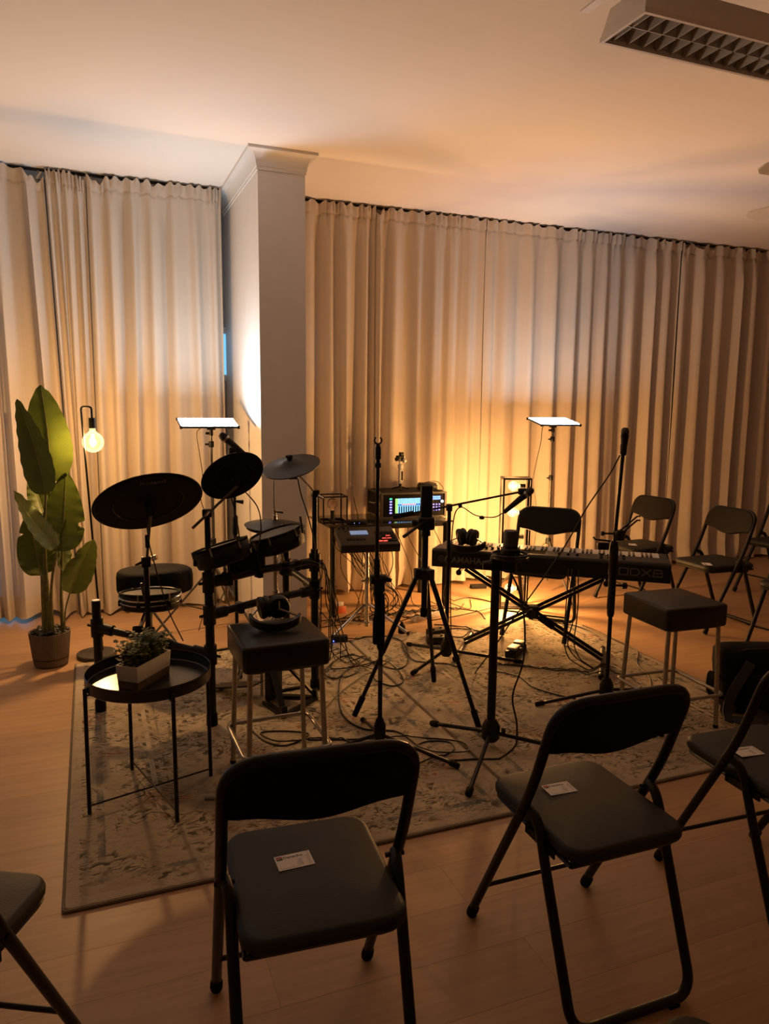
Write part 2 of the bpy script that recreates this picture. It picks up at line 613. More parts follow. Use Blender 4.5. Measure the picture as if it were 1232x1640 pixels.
    def prism(self, poly, a, b, to3):
        """extrude a 2-D polygon between offsets a and b; to3(u, v, w) gives the 3-D point"""
        n = len(poly)
        vs_ = [to3(u, v, a) for u, v in poly] + [to3(u, v, b) for u, v in poly]
        fs = [(i, (i + 1) % n, n + (i + 1) % n, n + i) for i in range(n)]
        fs += [tuple(reversed(range(n))), tuple(range(n, 2 * n))]
        return self.add(vs_, fs)

    def sphere(self, c, r, seg=12, rings=8, squash=(1, 1, 1)):
        vs_, fs = [], []
        c = Vector(c)
        for i in range(rings + 1):
            th = PI * i / rings
            for k in range(seg):
                a = 2 * PI * k / seg
                vs_.append(c + Vector((r * squash[0] * math.sin(th) * math.cos(a), r * squash[1] * math.sin(th) * math.sin(a), r * squash[2] * math.cos(th))))
        for i in range(rings):
            for k in range(seg):
                fs.append((i * seg + k, (i + 1) * seg + k, (i + 1) * seg + (k + 1) % seg, i * seg + (k + 1) % seg))
        return self.add(vs_, fs)

    def xf(self, M):
        self.v = [M @ p for p in self.v]
        return self

    def build(self, name, mat, parent=None, smooth=True, world=False, angle=40, recalc=True):
        me = bpy.data.meshes.new(name)
        vv = self.v
        if world and parent is not None:
            th = parent
            while th.parent is not None:
                th = th.parent
            M = (Matrix.Translation(th.location) @ Matrix.Rotation(th.rotation_euler.z, 4, 'Z')).inverted()
            vv = [M @ p for p in vv]
        me.from_pydata([tuple(p) for p in vv], [], self.f)
        if recalc:
            import bmesh
            bm = bmesh.new()
            bm.from_mesh(me)
            bmesh.ops.remove_doubles(bm, verts=bm.verts, dist=1e-6)
            bmesh.ops.recalc_face_normals(bm, faces=bm.faces)
            bm.to_mesh(me)
            bm.free()
        if smooth:
            me.polygons.foreach_set('use_smooth', [True] * len(me.polygons))
            try:
                me.set_sharp_from_angle(angle=R(angle))
            except Exception:
                pass
        me.materials.append(MATS[mat])
        o = bpy.data.objects.new(name, me)
        col.objects.link(o)
        if parent is not None:
            o.parent = parent
        return o


def tag(o, label, cat, group=None):
    o['label'] = label
    o['category'] = cat
    if group:
        o['group'] = group
    return o


def struct(o):
    o['kind'] = 'structure'
    return o


def thing(name, label, cat, loc=(0, 0, 0), rz=0.0, group=None):
    o = bpy.data.objects.new(name, None)
    o.empty_display_size = 0.1
    o.location = loc
    o.rotation_euler = (0, 0, rz)
    col.objects.link(o)
    return tag(o, label, cat, group)


def copy_tree(o, parent=None):
    c = o.copy()
    col.objects.link(c)
    c.parent = parent
    for ch in list(o.children):
        copy_tree(ch, c)
    return c


def text_mesh(name, s, size, mat, parent, M, extrude=0.0004, world=False, bold=0.0, spacing=1.0, align='LEFT'):
    """lettering as a thin mesh; M maps the text plane (x right, y up) into place"""
    cu = bpy.data.curves.new(name, 'FONT')
    cu.body = s
    cu.size = size
    cu.extrude = extrude
    cu.offset = bold
    cu.space_character = spacing
    cu.align_x = align
    cu.resolution_u = 2
    tmp = bpy.data.objects.new(name, cu)
    col.objects.link(tmp)
    dg = bpy.context.evaluated_depsgraph_get()
    me = bpy.data.meshes.new_from_object(tmp.evaluated_get(dg))
    bpy.data.objects.remove(tmp)
    bpy.data.curves.remove(cu)
    me.transform(M)
    if world and parent is not None:
        th = parent
        while th.parent is not None:
            th = th.parent
        me.transform((Matrix.Translation(th.location) @ Matrix.Rotation(th.rotation_euler.z, 4, 'Z')).inverted())
    me.materials.clear()
    me.materials.append(MATS[mat])
    o = bpy.data.objects.new(name, me)
    col.objects.link(o)
    if parent is not None:
        o.parent = parent
    return o


def frame(o, x, y, z=None):
    """matrix with the given axes as columns"""
    x, y = Vector(x).normalized(), Vector(y).normalized()
    z = x.cross(y) if z is None else Vector(z)
    M_ = Matrix.Identity(4)
    for i in range(3):
        M_[i][0], M_[i][1], M_[i][2], M_[i][3] = x[i], y[i], z[i], o[i]
    return M_


def point_light(name, loc, power, colour, radius, parent):
    ld = bpy.data.lights.new(name, 'POINT')
    ld.energy = power
    ld.color = colour
    ld.shadow_soft_size = radius
    o = bpy.data.objects.new(name, ld)
    o.location = loc
    col.objects.link(o)
    o.parent = parent
    return o

# ================================================================ the room
X0, X1, Y0, Y1, ZC = -2.6, 7.6, -3.0, 5.80, 2.98

floor = struct(MB().box(((X0 + X1) / 2, (Y0 + Y1) / 2, -0.06), (X1 - X0 + 0.4, Y1 - Y0 + 0.4, 0.10)).build('floor', 'vinyl_plank', smooth=False))
# vinyl planks laid along the curtain wall, each a thin board with an open joint
PL, PW, GAP = 1.32, 0.19, 0.0003


def plank_mesh():
    mb = MB()
    hx, hy, b_ = PL / 2 - GAP / 2, PW / 2 - GAP / 2, 0.0004
    vs_ = [(-hx, -hy, -0.012), (hx, -hy, -0.012), (hx, hy, -0.012), (-hx, hy, -0.012),
           (-hx, -hy, -b_), (hx, -hy, -b_), (hx, hy, -b_), (-hx, hy, -b_),
           (-hx + b_, -hy + b_, 0), (hx - b_, -hy + b_, 0), (hx - b_, hy - b_, 0), (-hx + b_, hy - b_, 0)]
    fs = [(3, 2, 1, 0), (8, 9, 10, 11)]
    for i in range(4):
        j = (i + 1) % 4
        fs += [(i, j, j + 4, i + 4), (i + 4, j + 4, j + 8, i + 8)]
    return mb.add(vs_, fs)


proto_plank = plank_mesh().build('plank', 'vinyl_plank', floor, smooth=False)
first = True
rows = int((5.62 - 0.30) / PW) + 1
n_pl = 0
for r_ in range(rows):
    yy = 0.30 + PW * (r_ + 0.5)
    off = (r_ * 0.47) % 1.0 * PL
    lo, hi = -1.0 - 0.1 * yy, 1.9 + 0.95 * yy
    k0 = int(math.floor((lo - off) / PL))
    while True:
        xx = off + PL * (k0 + 0.5)
        if xx - PL / 2 > hi:
            break
        # boards wholly under the two rugs are not laid
        hidden = (xx - PL / 2 > -0.10 and xx + PL / 2 < 2.98 and yy - PW / 2 > 2.22 and yy + PW / 2 < 4.40)
        if not hidden and n_pl < 290:
            o = proto_plank if first else proto_plank.copy()
            if not first:
                col.objects.link(o)
                o.parent = floor
            first = False
            o.location = (xx, yy, 0.0)
            n_pl += 1
        k0 += 1
# the rest of the boards, outside the picture, as one slab at the same level
rest = MB()
rest.box(((X0 + X1) / 2, (Y0 + 0.30) / 2, -0.006), (X1 - X0, 0.30 - Y0, 0.012))
rest_o = rest.build('board_field', 'vinyl_plank', floor, smooth=False)

ceiling = struct(MB().box(((X0 + X1) / 2, (Y0 + Y1) / 2, ZC + 0.05), (X1 - X0 + 0.4, Y1 - Y0 + 0.4, 0.10)).build('ceiling', 'ceiling_paint', smooth=False))
struct(MB().box((X0 - 0.05, (Y0 + Y1) / 2, ZC / 2), (0.10, Y1 - Y0, ZC)).build('wall_left', 'wall_far', smooth=False))
struct(MB().box((X1 + 0.05, (Y0 + Y1) / 2, ZC / 2), (0.10, Y1 - Y0, ZC)).build('wall_right', 'wall_far', smooth=False))
struct(MB().box(((X0 + X1) / 2, Y0 - 0.05, ZC / 2), (X1 - X0, 0.10, ZC)).build('wall_front', 'wall_far', smooth=False))
# back wall behind the curtains, with a glazed door opening and a window opening left of the pillar
wb = MB()
DX0, DX1, DZ1 = -2.2, -0.42, 2.90
WX0, WX1, WZ0, WZ1 = 0.45, 1.6, 1.66, 2.06


def wall_piece(x0, x1, z0, z1):
    wb.box(((x0 + x1) / 2, Y1 + 0.05, (z0 + z1) / 2), (x1 - x0, 0.10, z1 - z0))


wall_piece(X0, DX0, 0, ZC)
wall_piece(DX0, DX1, DZ1, ZC)
wall_piece(DX1, WX0, 0, ZC)
wall_piece(WX0, WX1, 0, WZ0)
wall_piece(WX0, WX1, WZ1, ZC)
wall_piece(WX1, X1, 0, ZC)
struct(wb.build('wall_back', 'grey_panel', smooth=False))


def window(name, x0, x1, z0, z1, nx, nz):
    fr = MB()
    w = 0.045
    yc = Y1 + 0.05
    fr.box((x0 + w / 2, yc, (z0 + z1) / 2), (w, 0.08, z1 - z0))
    fr.box((x1 - w / 2, yc, (z0 + z1) / 2), (w, 0.08, z1 - z0))
    fr.box(((x0 + x1) / 2, yc, z0 + w / 2), (x1 - x0, 0.08, w))
    fr.box(((x0 + x1) / 2, yc, z1 - w / 2), (x1 - x0, 0.08, w))
    for i in range(1, nx):
        fr.box((x0 + (x1 - x0) * i / nx, yc, (z0 + z1) / 2), (w, 0.07, z1 - z0))
    for i in range(1, nz):
        fr.box(((x0 + x1) / 2, yc, z0 + (z1 - z0) * i / nz), (x1 - x0, 0.07, w))
    o = struct(fr.build(name, 'window_white', smooth=False))
    for i in range(nx):
        for k in range(nz):
            px0, px1 = x0 + (x1 - x0) * i / nx + 0.02, x0 + (x1 - x0) * (i + 1) / nx - 0.02
            pz0, pz1 = z0 + (z1 - z0) * k / nz + 0.02, z0 + (z1 - z0) * (k + 1) / nz - 0.02
            MB().box(((px0 + px1) / 2, yc, (pz0 + pz1) / 2), (px1 - px0, 0.006, pz1 - pz0)).build('pane', 'window_glass', o, smooth=False)
    return o


window('window_1', WX0, WX1, WZ0, WZ1, 2, 1)
window('window_2', DX0, DX1, 0.0, DZ1, 2, 2)

# pillar with plaster coving
CX0, CX1, CYF = 0.99, 1.28, 4.60
struct(MB().box(((CX0 + CX1) / 2, (CYF + Y1) / 2, ZC / 2), (CX1 - CX0, Y1 - CYF, ZC)).build('wall_pillar', 'wall_paint', smooth=False))
cov = MB()
prof = [(0.0, -0.118), (0.006, -0.118), (0.006, -0.100)]
for k in range(9):
    a = PI / 2 * k / 8
    prof.append((0.010 + 0.052 * (1 - math.cos(a)), -0.098 + 0.080 * math.sin(a)))
prof += [(0.066, -0.016), (0.066, 0.0), (0.0, 0.0)]


def cov_ring(o, z):
    return [Vector((CX0 - o, Y1, ZC + z)), Vector((CX0 - o, CYF - o, ZC + z)), Vector((CX1 + o, CYF - o, ZC + z)), Vector((CX1 + o, Y1, ZC + z))]


rings = [cov_ring(*p) for p in prof]
vs_ = [p for rg in rings for p in rg]
fs = []
for i in range(len(rings) - 1):
    for j in range(3):
        fs.append((i * 4 + j, i * 4 + j + 1, (i + 1) * 4 + j + 1, (i + 1) * 4 + j))
struct(cov.add(vs_, fs).build('trim_1', 'wall_paint', angle=35))

# ---------------------------------------------------------------- curtain rails


def curtain_rail(x0, x1, label):
    t = thing('curtain_rail', label, 'curtain rail', ((x0 + x1) / 2, 5.55, ZC))
    r = MB()
    r.box(((x0 + x1) / 2, 5.55, ZC - 0.006), (x1 - x0, 0.030, 0.012))
    r.build('rail', 'black_metal', t, smooth=False, world=True)
    x = x0 + 0.08
    proto = None
    while x < x1:
        if proto is None:
            g = MB().box((0, 0, -0.004), (0.010, 0.010, 0.008))
            proto = g.build('glider', 'white_plastic', t, smooth=False)
            o = proto
        else:
            o = proto.copy()
            col.objects.link(o)
            o.parent = t
        o.location = (x - (x0 + x1) / 2, 0, -0.012)
        x += 0.16
    return t


curtain_rail(-1.6, 0.921, 'dark curtain rail on the ceiling left of the white pillar')
curtain_rail(1.349, 7.2, 'long dark curtain rail on the ceiling right of the white pillar')

# ---------------------------------------------------------------- curtains


def curtain(x0, x1, label, seed, folds_per_m=6.6, z0=0.012, z1=ZC - 0.007, amp=0.055, droop=(), lift=0.0, gapl=0.0, gapr=0.0):
    rnd = random.Random(seed)
    wdt = x1 - x0
    nf = max(3, int(round(wdt * folds_per_m)))
    # fold boundaries with uneven spacing
    bs = [0.0]
    for i in range(nf):
        bs.append(bs[-1] + rnd.uniform(0.62, 1.38))
    bs = [b / bs[-1] for b in bs]
    am = [rnd.uniform(0.45, 1.25) for _ in range(nf)]
    sk = [rnd.uniform(-0.018, 0.018) for _ in range(nf + 1)]
    sk[0] = sk[-1] = 0
    ph = [rnd.uniform(0, 6.28) for _ in range(nf)]
    per = 10
    zs = [0.0, 0.02, 0.045, 0.09, 0.16, 0.16, 0.3, 0.5, 0.8, 1.1, 1.5, 1.9, 2.2, 2.5, 2.7, 2.82, 2.86, 2.89, 2.92]
    H = z1 - z0
    zs = sorted(set([0.0, 0.015, 0.04, 0.08, 0.12, 0.16, 0.25, 0.4, 0.6, 0.85, 1.1, 1.4, 1.7, 2.0, 2.25, 2.5, 2.65, H - 0.17, H - 0.12, H - 0.085, H - 0.05, H - 0.02, H]))

    def P(fi, s, h, extra=0.0):
        """fold fi, position s 0..1 inside it, height h above the hem"""
        t = h / H
        xa = bs[fi] + (bs[fi + 1] - bs[fi]) * s
        x = x0 + wdt * xa
        sa = sk[fi] * (1 - s) + sk[fi + 1] * s
        x += sa * (1 - t) * 2.0
        # edges of the panel pull away a little
        x += gapl * (1 - xa) * (1 - t) - gapr * xa * (1 - t)
        shape = math.sin(2 * PI * s) + 0.28 * math.sin(4 * PI * s + ph[fi])
        pinch = 1.0 if t < 0.9 else max(0.30, 1 - (t - 0.9) / 0.1 * 0.62)
        grow = 0.75 + 0.35 * (1 - t)
        y = 5.485 - amp * am[fi] * shape * pinch * grow - extra
        y += 0.010 * math.sin(h * 2.1 + ph[fi]) * (1 - t)
        if h < 0.16:
            y += (0.16 - h) * 0.18 * math.sin(ph[fi] * 3 + s * 5)
        z = z0 + h
        if h < 0.05:
            z += (0.05 - h) / 0.05 * (0.012 * math.sin(xa * nf * 2.3 + seed) + 0.012 + lift)
        if t > 0.93:   # heading tape sags between the hooks
            q = (t - 0.93) / 0.07
            z -= q * (0.020 * (1 - math.cos(2 * PI * s * 2)) * 0.5 * (0.4 + am[fi]))
            y -= q * 0.016 * math.sin(6 * PI * s + ph[fi])
            for (da, dw, dd) in droop:
                z -= q * dd * math.exp(-((xa - da) / dw) ** 2)
        return Vector((x, y, z))
    t_ = thing('curtain', label, 'curtain', ((x0 + x1) / 2, 5.49, 0.0), group='beige full length curtains')
    ncol = nf * per + 1

    def sheet(heights, extra):
        mb = MB()
        vs2 = []
        for h in heights:
            for c in range(ncol):
                fi, s = divmod(c, per)
                if fi == nf:
                    fi, s = nf - 1, per
                vs2.append(P(fi, s / per, h, extra))
        fs2 = []
        for i in range(len(heights) - 1):
            for c in range(ncol - 1):
                fs2.append((i * ncol + c, i * ncol + c + 1, (i + 1) * ncol + c + 1, (i + 1) * ncol + c))
        mb.add(vs2, fs2)
        return mb
    sheet(zs, 0).build('fabric', 'curtain_cloth', t_, world=True, angle=80, recalc=False)
    hem = [h for h in zs if h <= 0.16]
    sheet(hem + [0.163], 0.005).build('hem', 'curtain_cloth', t_, world=True, angle=80, recalc=False)
    hd = [h for h in zs if h >= H - 0.085]
    sheet([H - 0.088] + hd, 0.009).build('heading_tape', 'curtain_cloth', t_, world=True, angle=80, recalc=False)
    return t_


curtain(-1.5, -0.21, 'beige curtain behind the tall potted banana plant, lifted off the floor', 3, 6.6, amp=0.065, lift=0.010, droop=((0.97, 0.05, 0.07),), gapr=-0.085)
curtain(-0.20, 0.04, 'narrow beige curtain hanging right of the dark slit behind the plant', 11, 15.0, amp=0.035, droop=((0.9, 0.2, 0.03),), gapl=0.085)
curtain(0.046, 0.916, 'beige curtain behind the drum kit, ending at the white pillar', 5, 7.5, amp=0.042, droop=((0.08, 0.05, 0.05), (0.5, 0.04, 0.02)))
curtain(1.356, 2.07, 'beige curtain starting at the right side of the white pillar', 8, 7.6, amp=0.045)
curtain(2.075, 3.02, 'beige curtain behind the rack mixer and camera gimbal', 21, 6.8, amp=0.045, droop=((0.02, 0.04, 0.05),))
curtain(3.02, 5.01, 'wide beige curtain behind the glowing bulb lamp and the keyboard', 13, 5.4, amp=0.045)
curtain(5.02, 7.1, 'gathered beige curtain behind the row of folding chairs by the far corner', 17, 5.4, amp=0.065, droop=((0.02, 0.02, 0.04), (0.1, 0.02, 0.05), (0.17, 0.02, 0.03)))

# ---------------------------------------------------------------- rugs


def rug(x, y, label, L=2.30):
    t = thing('rug', label, 'rug', (x, y, 0.0))
    MB().rbox((0.8, L / 2, 0.0065), (1.59, L - 0.01, 0.013), 0.012, n=2).build('pile', 'distressed_rug', t)
    e = MB()
    e.tube(fillet([(0.002, 0.4, 0.006), (0.002, 0.002, 0.006), (1.598, 0.002, 0.006), (1.598, L - 0.002, 0.006), (0.002, L - 0.002, 0.006), (0.002, 0.39, 0.006)], 0.01), 0.0055, 6)
    e.build('binding', 'rug_binding', t)
    return t


rug(-0.135, 2.19, 'cream distressed oriental rug under the drum kit and tray table', 2.24)
rug(1.472, 2.19, 'cream distressed oriental rug under the keyboard and its stand', 2.12)


def ground(x, y):
    """height of the walking surface: on a rug or on the bare boards"""
    if -0.140 < x < 1.466 and 2.185 < y < 4.433:
        return 0.0132
    if 1.468 < x < 3.076 and 2.185 < y < 4.314:
        return 0.0132
    return 0.0

# ================================================================ folding chairs


def make_chair():
    t = thing('folding_chair', '', 'chair')
    r = 0.0130
    ff = MB()
    ff.tube(fillet([(-0.2, 0, 0.012), (-0.2, -0.295, 0.55), (-0.2, -0.385, 0.800), (0.2, -0.385, 0.800), (0.2, -0.295, 0.55), (0.2, 0, 0.012)], 0.085, 7), r, 10)
    ff.build('front_frame', 'black_metal', t)
    rf = MB()
    xx = 0.184
    rf.tube(fillet([(-xx - 0.008, -0.262, 0.482), (-xx, -0.305, 0.468), (-xx, -0.338, 0.372), (-xx + 0.004, -0.475, 0.016), (xx - 0.004, -0.475, 0.016),
                    (xx, -0.338, 0.372), (xx, -0.305, 0.468), (xx + 0.008, -0.262, 0.482)], 0.06, 7), r, 10)
    rf.build('rear_frame', 'black_metal', t)
    # padded back, wrapping the top of the frame; its lower edge dips in the middle
    d = Vector((0, 0.322, -0.947))
    n = Vector((0, 0.947, 0.322))
    top = Vector((0, -0.385, 0.806))
    poly = []
    for k in range(9):
        a = R(180 - 90 * k / 8)
        poly.append((-0.108 + 0.095 * math.cos(a), 0.095 - 0.095 * math.sin(a)))
    for k in range(9):
        a = R(90 - 90 * k / 8)
        poly.append((0.108 + 0.095 * math.cos(a), 0.095 - 0.095 * math.sin(a)))
    for k in range(17):
        u = 0.200 - 0.400 * k / 16
        poly.append((u, 0.152 + 0.030 * (0.5 + 0.5 * math.cos(PI * u / 0.17)) if abs(u) < 0.17 else 0.152 - (abs(u) - 0.17) * 0.25))
    bk = MB()
    for (ins, w0, w1) in ((0, -0.014, 0.016),):
        bk.prism(poly, w0, w1, lambda u, v, w: top + Vector((u, 0, 0)) + d * v + n * w)
    b = bk.build('backrest', 'black_vinyl', t, angle=50)
    bv = b.modifiers.new('soft', 'BEVEL')
    bv.width = 0.008
    bv.segments = 3
    bv.limit_method = 'ANGLE'
    st = MB()
    st.rbox((0, -0.238, 0.433), (0.352, 0.410, 0.036), 0.055, n=5, dome=0.008)
    st.build('seat', 'seat_weave', t, angle=60)
    sf = MB()
    sf.tube(fillet([(-0.166, -0.42, 0.410), (-0.166, -0.045, 0.410), (0.166, -0.045, 0.410), (0.166, -0.42, 0.410), (-0.166, -0.42, 0.410)], 0.05, 4), 0.006, 6)
    sf.build('seat_frame', 'black_metal', t)
    MB().tube([(-0.2, -0.083, 0.152), (0.2, -0.083, 0.152)], 0.0065, 8).build('stretcher', 'black_metal', t)
    for s in (-1, 1):
        hg = MB()
        hg.box((s * 0.176, -0.30, 0.408), (0.004, 0.13, 0.022))
        hg.cyl((s * 0.170, -0.258, 0.47), (s * 0.214, -0.258, 0.47), 0.006, seg=8)
        hg.build('hinge', 'black_metal', t)
        MB().lathe([(0.0155, 0.0), (0.0165, 0.006), (0.0155, 0.034), (0.012, 0.038)], (s * 0.2, -0.002, 0.0085), (0, -0.47, 0.88), 12).build('foot_cap', 'black_rubber', t)
        MB().box((s * 0.12, -0.475, 0.004), (0.03, 0.022, 0.008)).build('floor_glide', 'black_rubber', t)
    return t


CHAIRS = [
    (0.440, 1.729, -4.7, 'black folding chair with a business card, nearest the stool carrying headphones'),
    (1.187, 1.763, -0.4, 'middle black folding chair of the audience row along the rug edge'),
    (1.901, 1.778, -3.0, 'black folding chair with a business card, next to the black nylon bag'),
    (-0.253, 1.796, -28.0, 'black folding chair turned toward the tray table, beside the rug corner'),
    (0.750, 0.846, 30.0, 'black folding chair of the row behind the others, its seat corner showing'),
    (3.664, 4.495, 94.3, 'folding chair with a card, standing by the curtain beyond the keyboard'),
    (3.741, 3.851, 89.2, 'folding chair with a card, right beyond the empty black bar stool'),
    (4.874, 4.271, 94.0, 'folding chair close to the gathered curtain, farthest from the stage'),
    (3.757, 3.107, 103.5, 'folding chair standing behind the black nylon bag'),
    (2.565, 3.90, 134.0, 'black folding chair drawn up behind the keyboard'),
]
ch0 = make_chair()
for i, (x, y, a, lab) in enumerate(CHAIRS):
    o = ch0 if i == 0 else copy_tree(ch0)
    o.location = (x, y, 0.013 if i == 9 else 0)
    o.rotation_euler = (0, 0, R(a))
    tag(o, lab, 'chair', 'black padded folding chairs')

# business cards lying on the seats


def make_card():
    t = thing('business_card', '', 'card')
    MB().box((0, 0, 0.0004), (0.083, 0.055, 0.0008)).build('card', 'paper', t, smooth=False)
    lg = MB()
    lg.add([(-0.038, 0.012, 0.0010), (-0.029, 0.018, 0.0010), (-0.024, 0.0145, 0.0010), (-0.024, 0.024, 0.0010), (-0.038, 0.024, 0.0010)], [(0, 1, 2, 3, 4)])
    lg.build('logo_top', 'ink_red', t, smooth=False)
    lg = MB()
    lg.add([(-0.038, 0.009, 0.0010), (-0.024, 0.009, 0.0010), (-0.024, 0.0145, 0.00101), (-0.029, 0.018, 0.00101), (-0.0335, 0.0135, 0.00101), (-0.038, 0.0175, 0.00101)], [(0, 1, 2, 3, 4, 5)])
    lg.build('logo_base', 'ink_green', t, smooth=False)
    text_mesh('lettering', 'Danecho', 0.0125, 'ink', t, Matrix.Translation((-0.0225, 0.0125, 0.0009)), 0.0001, bold=0.0002)
    ln = MB()
    for k, w in enumerate((0.008, 0.011, 0.010, 0.014, 0.012, 0.015, 0.011)):
        ln.box((0.018 - w / 2, 0.004 - k * 0.0038, 0.0009), (w, 0.0011, 0.0002))
    for k, w in enumerate((0.007, 0.004, 0.007, 0.009, 0.009, 0.008, 0.009, 0.007, 0.008)):
        ln.box((0.0375 - w / 2, 0.023 - k * 0.0052, 0.0009), (w, 0.0013, 0.0002))
    ln.box((-0.015, -0.0225, 0.0009), (0.044, 0.0010, 0.0002))
    ln.build('small_print', 'ink_grey', t, smooth=False)
    return t


cd0 = make_card()
for i, (x, y, a, lab) in enumerate((
        (0.392, 1.526, -0.1, 'white business card on the chair seat nearest the headphone stool'),
        (1.150, 1.588, -2.8, 'white business card on the middle chair of the audience row'),
        (1.817, 1.574, -6.9, 'white business card on the chair seat next to the black bag'),
        (3.800, 3.731, 60.0, 'white card on the chair seat just beyond the empty bar stool'),
        (3.800, 4.469, 60.0, 'white card on the chair seat by the curtain beyond the keyboard'),
        (5.06, 4.25, 60.0, 'white card on the farthest chair seat beside the gathered curtain'))):
    o = cd0 if i == 0 else copy_tree(cd0)
    o.location = (x, y, 0.4592)
    o.rotation_euler = (0, 0, R(a))
    tag(o, lab, 'card', 'business cards left on chairs')

# ================================================================ bar stools


def make_stool():
    t = thing('bar_stool', '', 'stool')
    MB().rbox((0, 0, 0.543), (0.335, 0.335, 0.104), 0.022, n=4, dome=0.016).build('seat', 'leatherette', t, angle=70)
    e = 0.160
    pp = MB()
    pp.tube(fillet([(-0.05, -0.1655, 0.585), (0.1655, -0.1655, 0.585), (0.1655, 0.1655, 0.585), (-0.1655, 0.1655, 0.585), (-0.1655, -0.1655, 0.585), (-0.06, -0.1655, 0.585)], 0.02, 4), 0.0022, 6)
    pp.build('piping', 'leatherette', t)
    MB().box((0, 0, 0.489), (0.29, 0.29, 0.012)).build('seat_board', 'black_metal', t, smooth=False)
    for sx in (-1, 1):
        for sy in (-1, 1):
            lg = MB()
            lg.tube([(sx * 0.138, sy * 0.138, 0.486), (sx * 0.153, sy * 0.153, 0.012)], 0.0105, 12)
            l_ = lg.build('leg', 'brushed_steel', t)
            MB().lathe([(0.0115, 0), (0.0125, 0.003), (0.0118, 0.014)], (sx * 0.1533, sy * 0.1533, 0.0), seg=12).build('foot_cap', 'black_rubber', l_)
    q = 0.170
    MB().tube(fillet([(0, -q, 0.165), (q, -q, 0.165), (q, q, 0.165), (-q, q, 0.165), (-q, -q, 0.165), (-0.0005, -q, 0.165)], 0.035, 6), 0.0085, 10).build('foot_ring', 'brushed_steel', t)
    return t


st0 = make_stool()
st0.location = (0.650, 2.775, 0.013)
st0.rotation_euler = (0, 0, R(1))
tag(st0, 'square black leatherette bar stool with headphones on its seat', 'stool', 'bar stools')
st1 = copy_tree(st0)
st1.location = (2.520, 2.655, 0.013)
st1.rotation_euler = (0, 0, R(-3))
tag(st1, 'square black leatherette bar stool with an empty seat, by the nylon bag', 'stool', 'bar stools')

# ================================================================ tray table with planter
t = thing('side_table', 'round black metal tray table with thin legs standing on the rug', 'table', (0.166, 2.785, 0.013))
MB().lathe([(0.0, 0.452), (0.219, 0.452), (0.224, 0.456), (0.224, 0.497), (0.2225, 0.499), (0.221, 0.497), (0.2205, 0.460), (0.216, 0.4565), (0.0, 0.4565)], seg=64).build('tray', 'table_top', t, angle=30)
for a in (16, 106, 196, 286):
    c, s = math.cos(R(a)), math.sin(R(a))
    lg = MB()
    lg.tube([(0.231 * c, 0.231 * s, 0.474), (0.235 * c, 0.235 * s, 0.0)], 0.0075, 10)
    lg.box((0.222 * c, 0.222 * s, 0.446), (0.03, 0.012, 0.004), R(a))
    lg.build('leg', 'black_metal', t)
for a in (16, 106):
    c, s = math.cos(R(a)), math.sin(R(a))
    z = 0.030 if a == 16 else 0.037
    MB().tube([(0.232 * c, 0.232 * s, z), (-0.232 * c, -0.232 * s, z)], 0.0035, 8).build('cross_bar', 'black_metal', t)

PLX, PLY, PLZ = 0.150, 2.778, 0.4695 + 0.0005
p = thing('planter', 'small white rectangular planter of bushy green sprigs on the tray table', 'planter', (PLX, PLY, PLZ), R(51.0))
pw = MB()
hx, hy, hb, ht = 0.105, 0.045, 0.030, 0.088


def trough(z0, z1, w0, w1, inner=True):
    mb = MB()
    outer0 = [(-hx * w0, -hy * w0, z0), (hx * w0, -hy * w0, z0), (hx * w0, hy * w0, z0), (-hx * w0, hy * w0, z0)]
    outer1 = [(-hx * w1, -hy * w1, z1), (hx * w1, -hy * w1, z1), (hx * w1, hy * w1, z1), (-hx * w1, hy * w1, z1)]
    fs_ = [(0, 1, 5, 4), (1, 2, 6, 5), (2, 3, 7, 6), (3, 0, 4, 7), (3, 2, 1, 0)]
    if inner:
        i1 = [(x - 0.005 * (1 if x > 0 else -1), y - 0.005 * (1 if y > 0 else -1), z1) for x, y, z in outer1]
        i0 = [(x, y, z1 - 0.014) for x, y, z in i1]
        fs_ += [(4, 5, 9, 8), (5, 6, 10, 9), (6, 7, 11, 10), (7, 4, 8, 11), (8, 9, 13, 12), (9, 10, 14, 13), (10, 11, 15, 14), (11, 8, 12, 15), (12, 13, 14, 15)]
        return mb.add(outer0 + outer1 + i1 + i0, fs_)
    return mb.add(outer0 + outer1, fs_ + [(4, 5, 6, 7)])


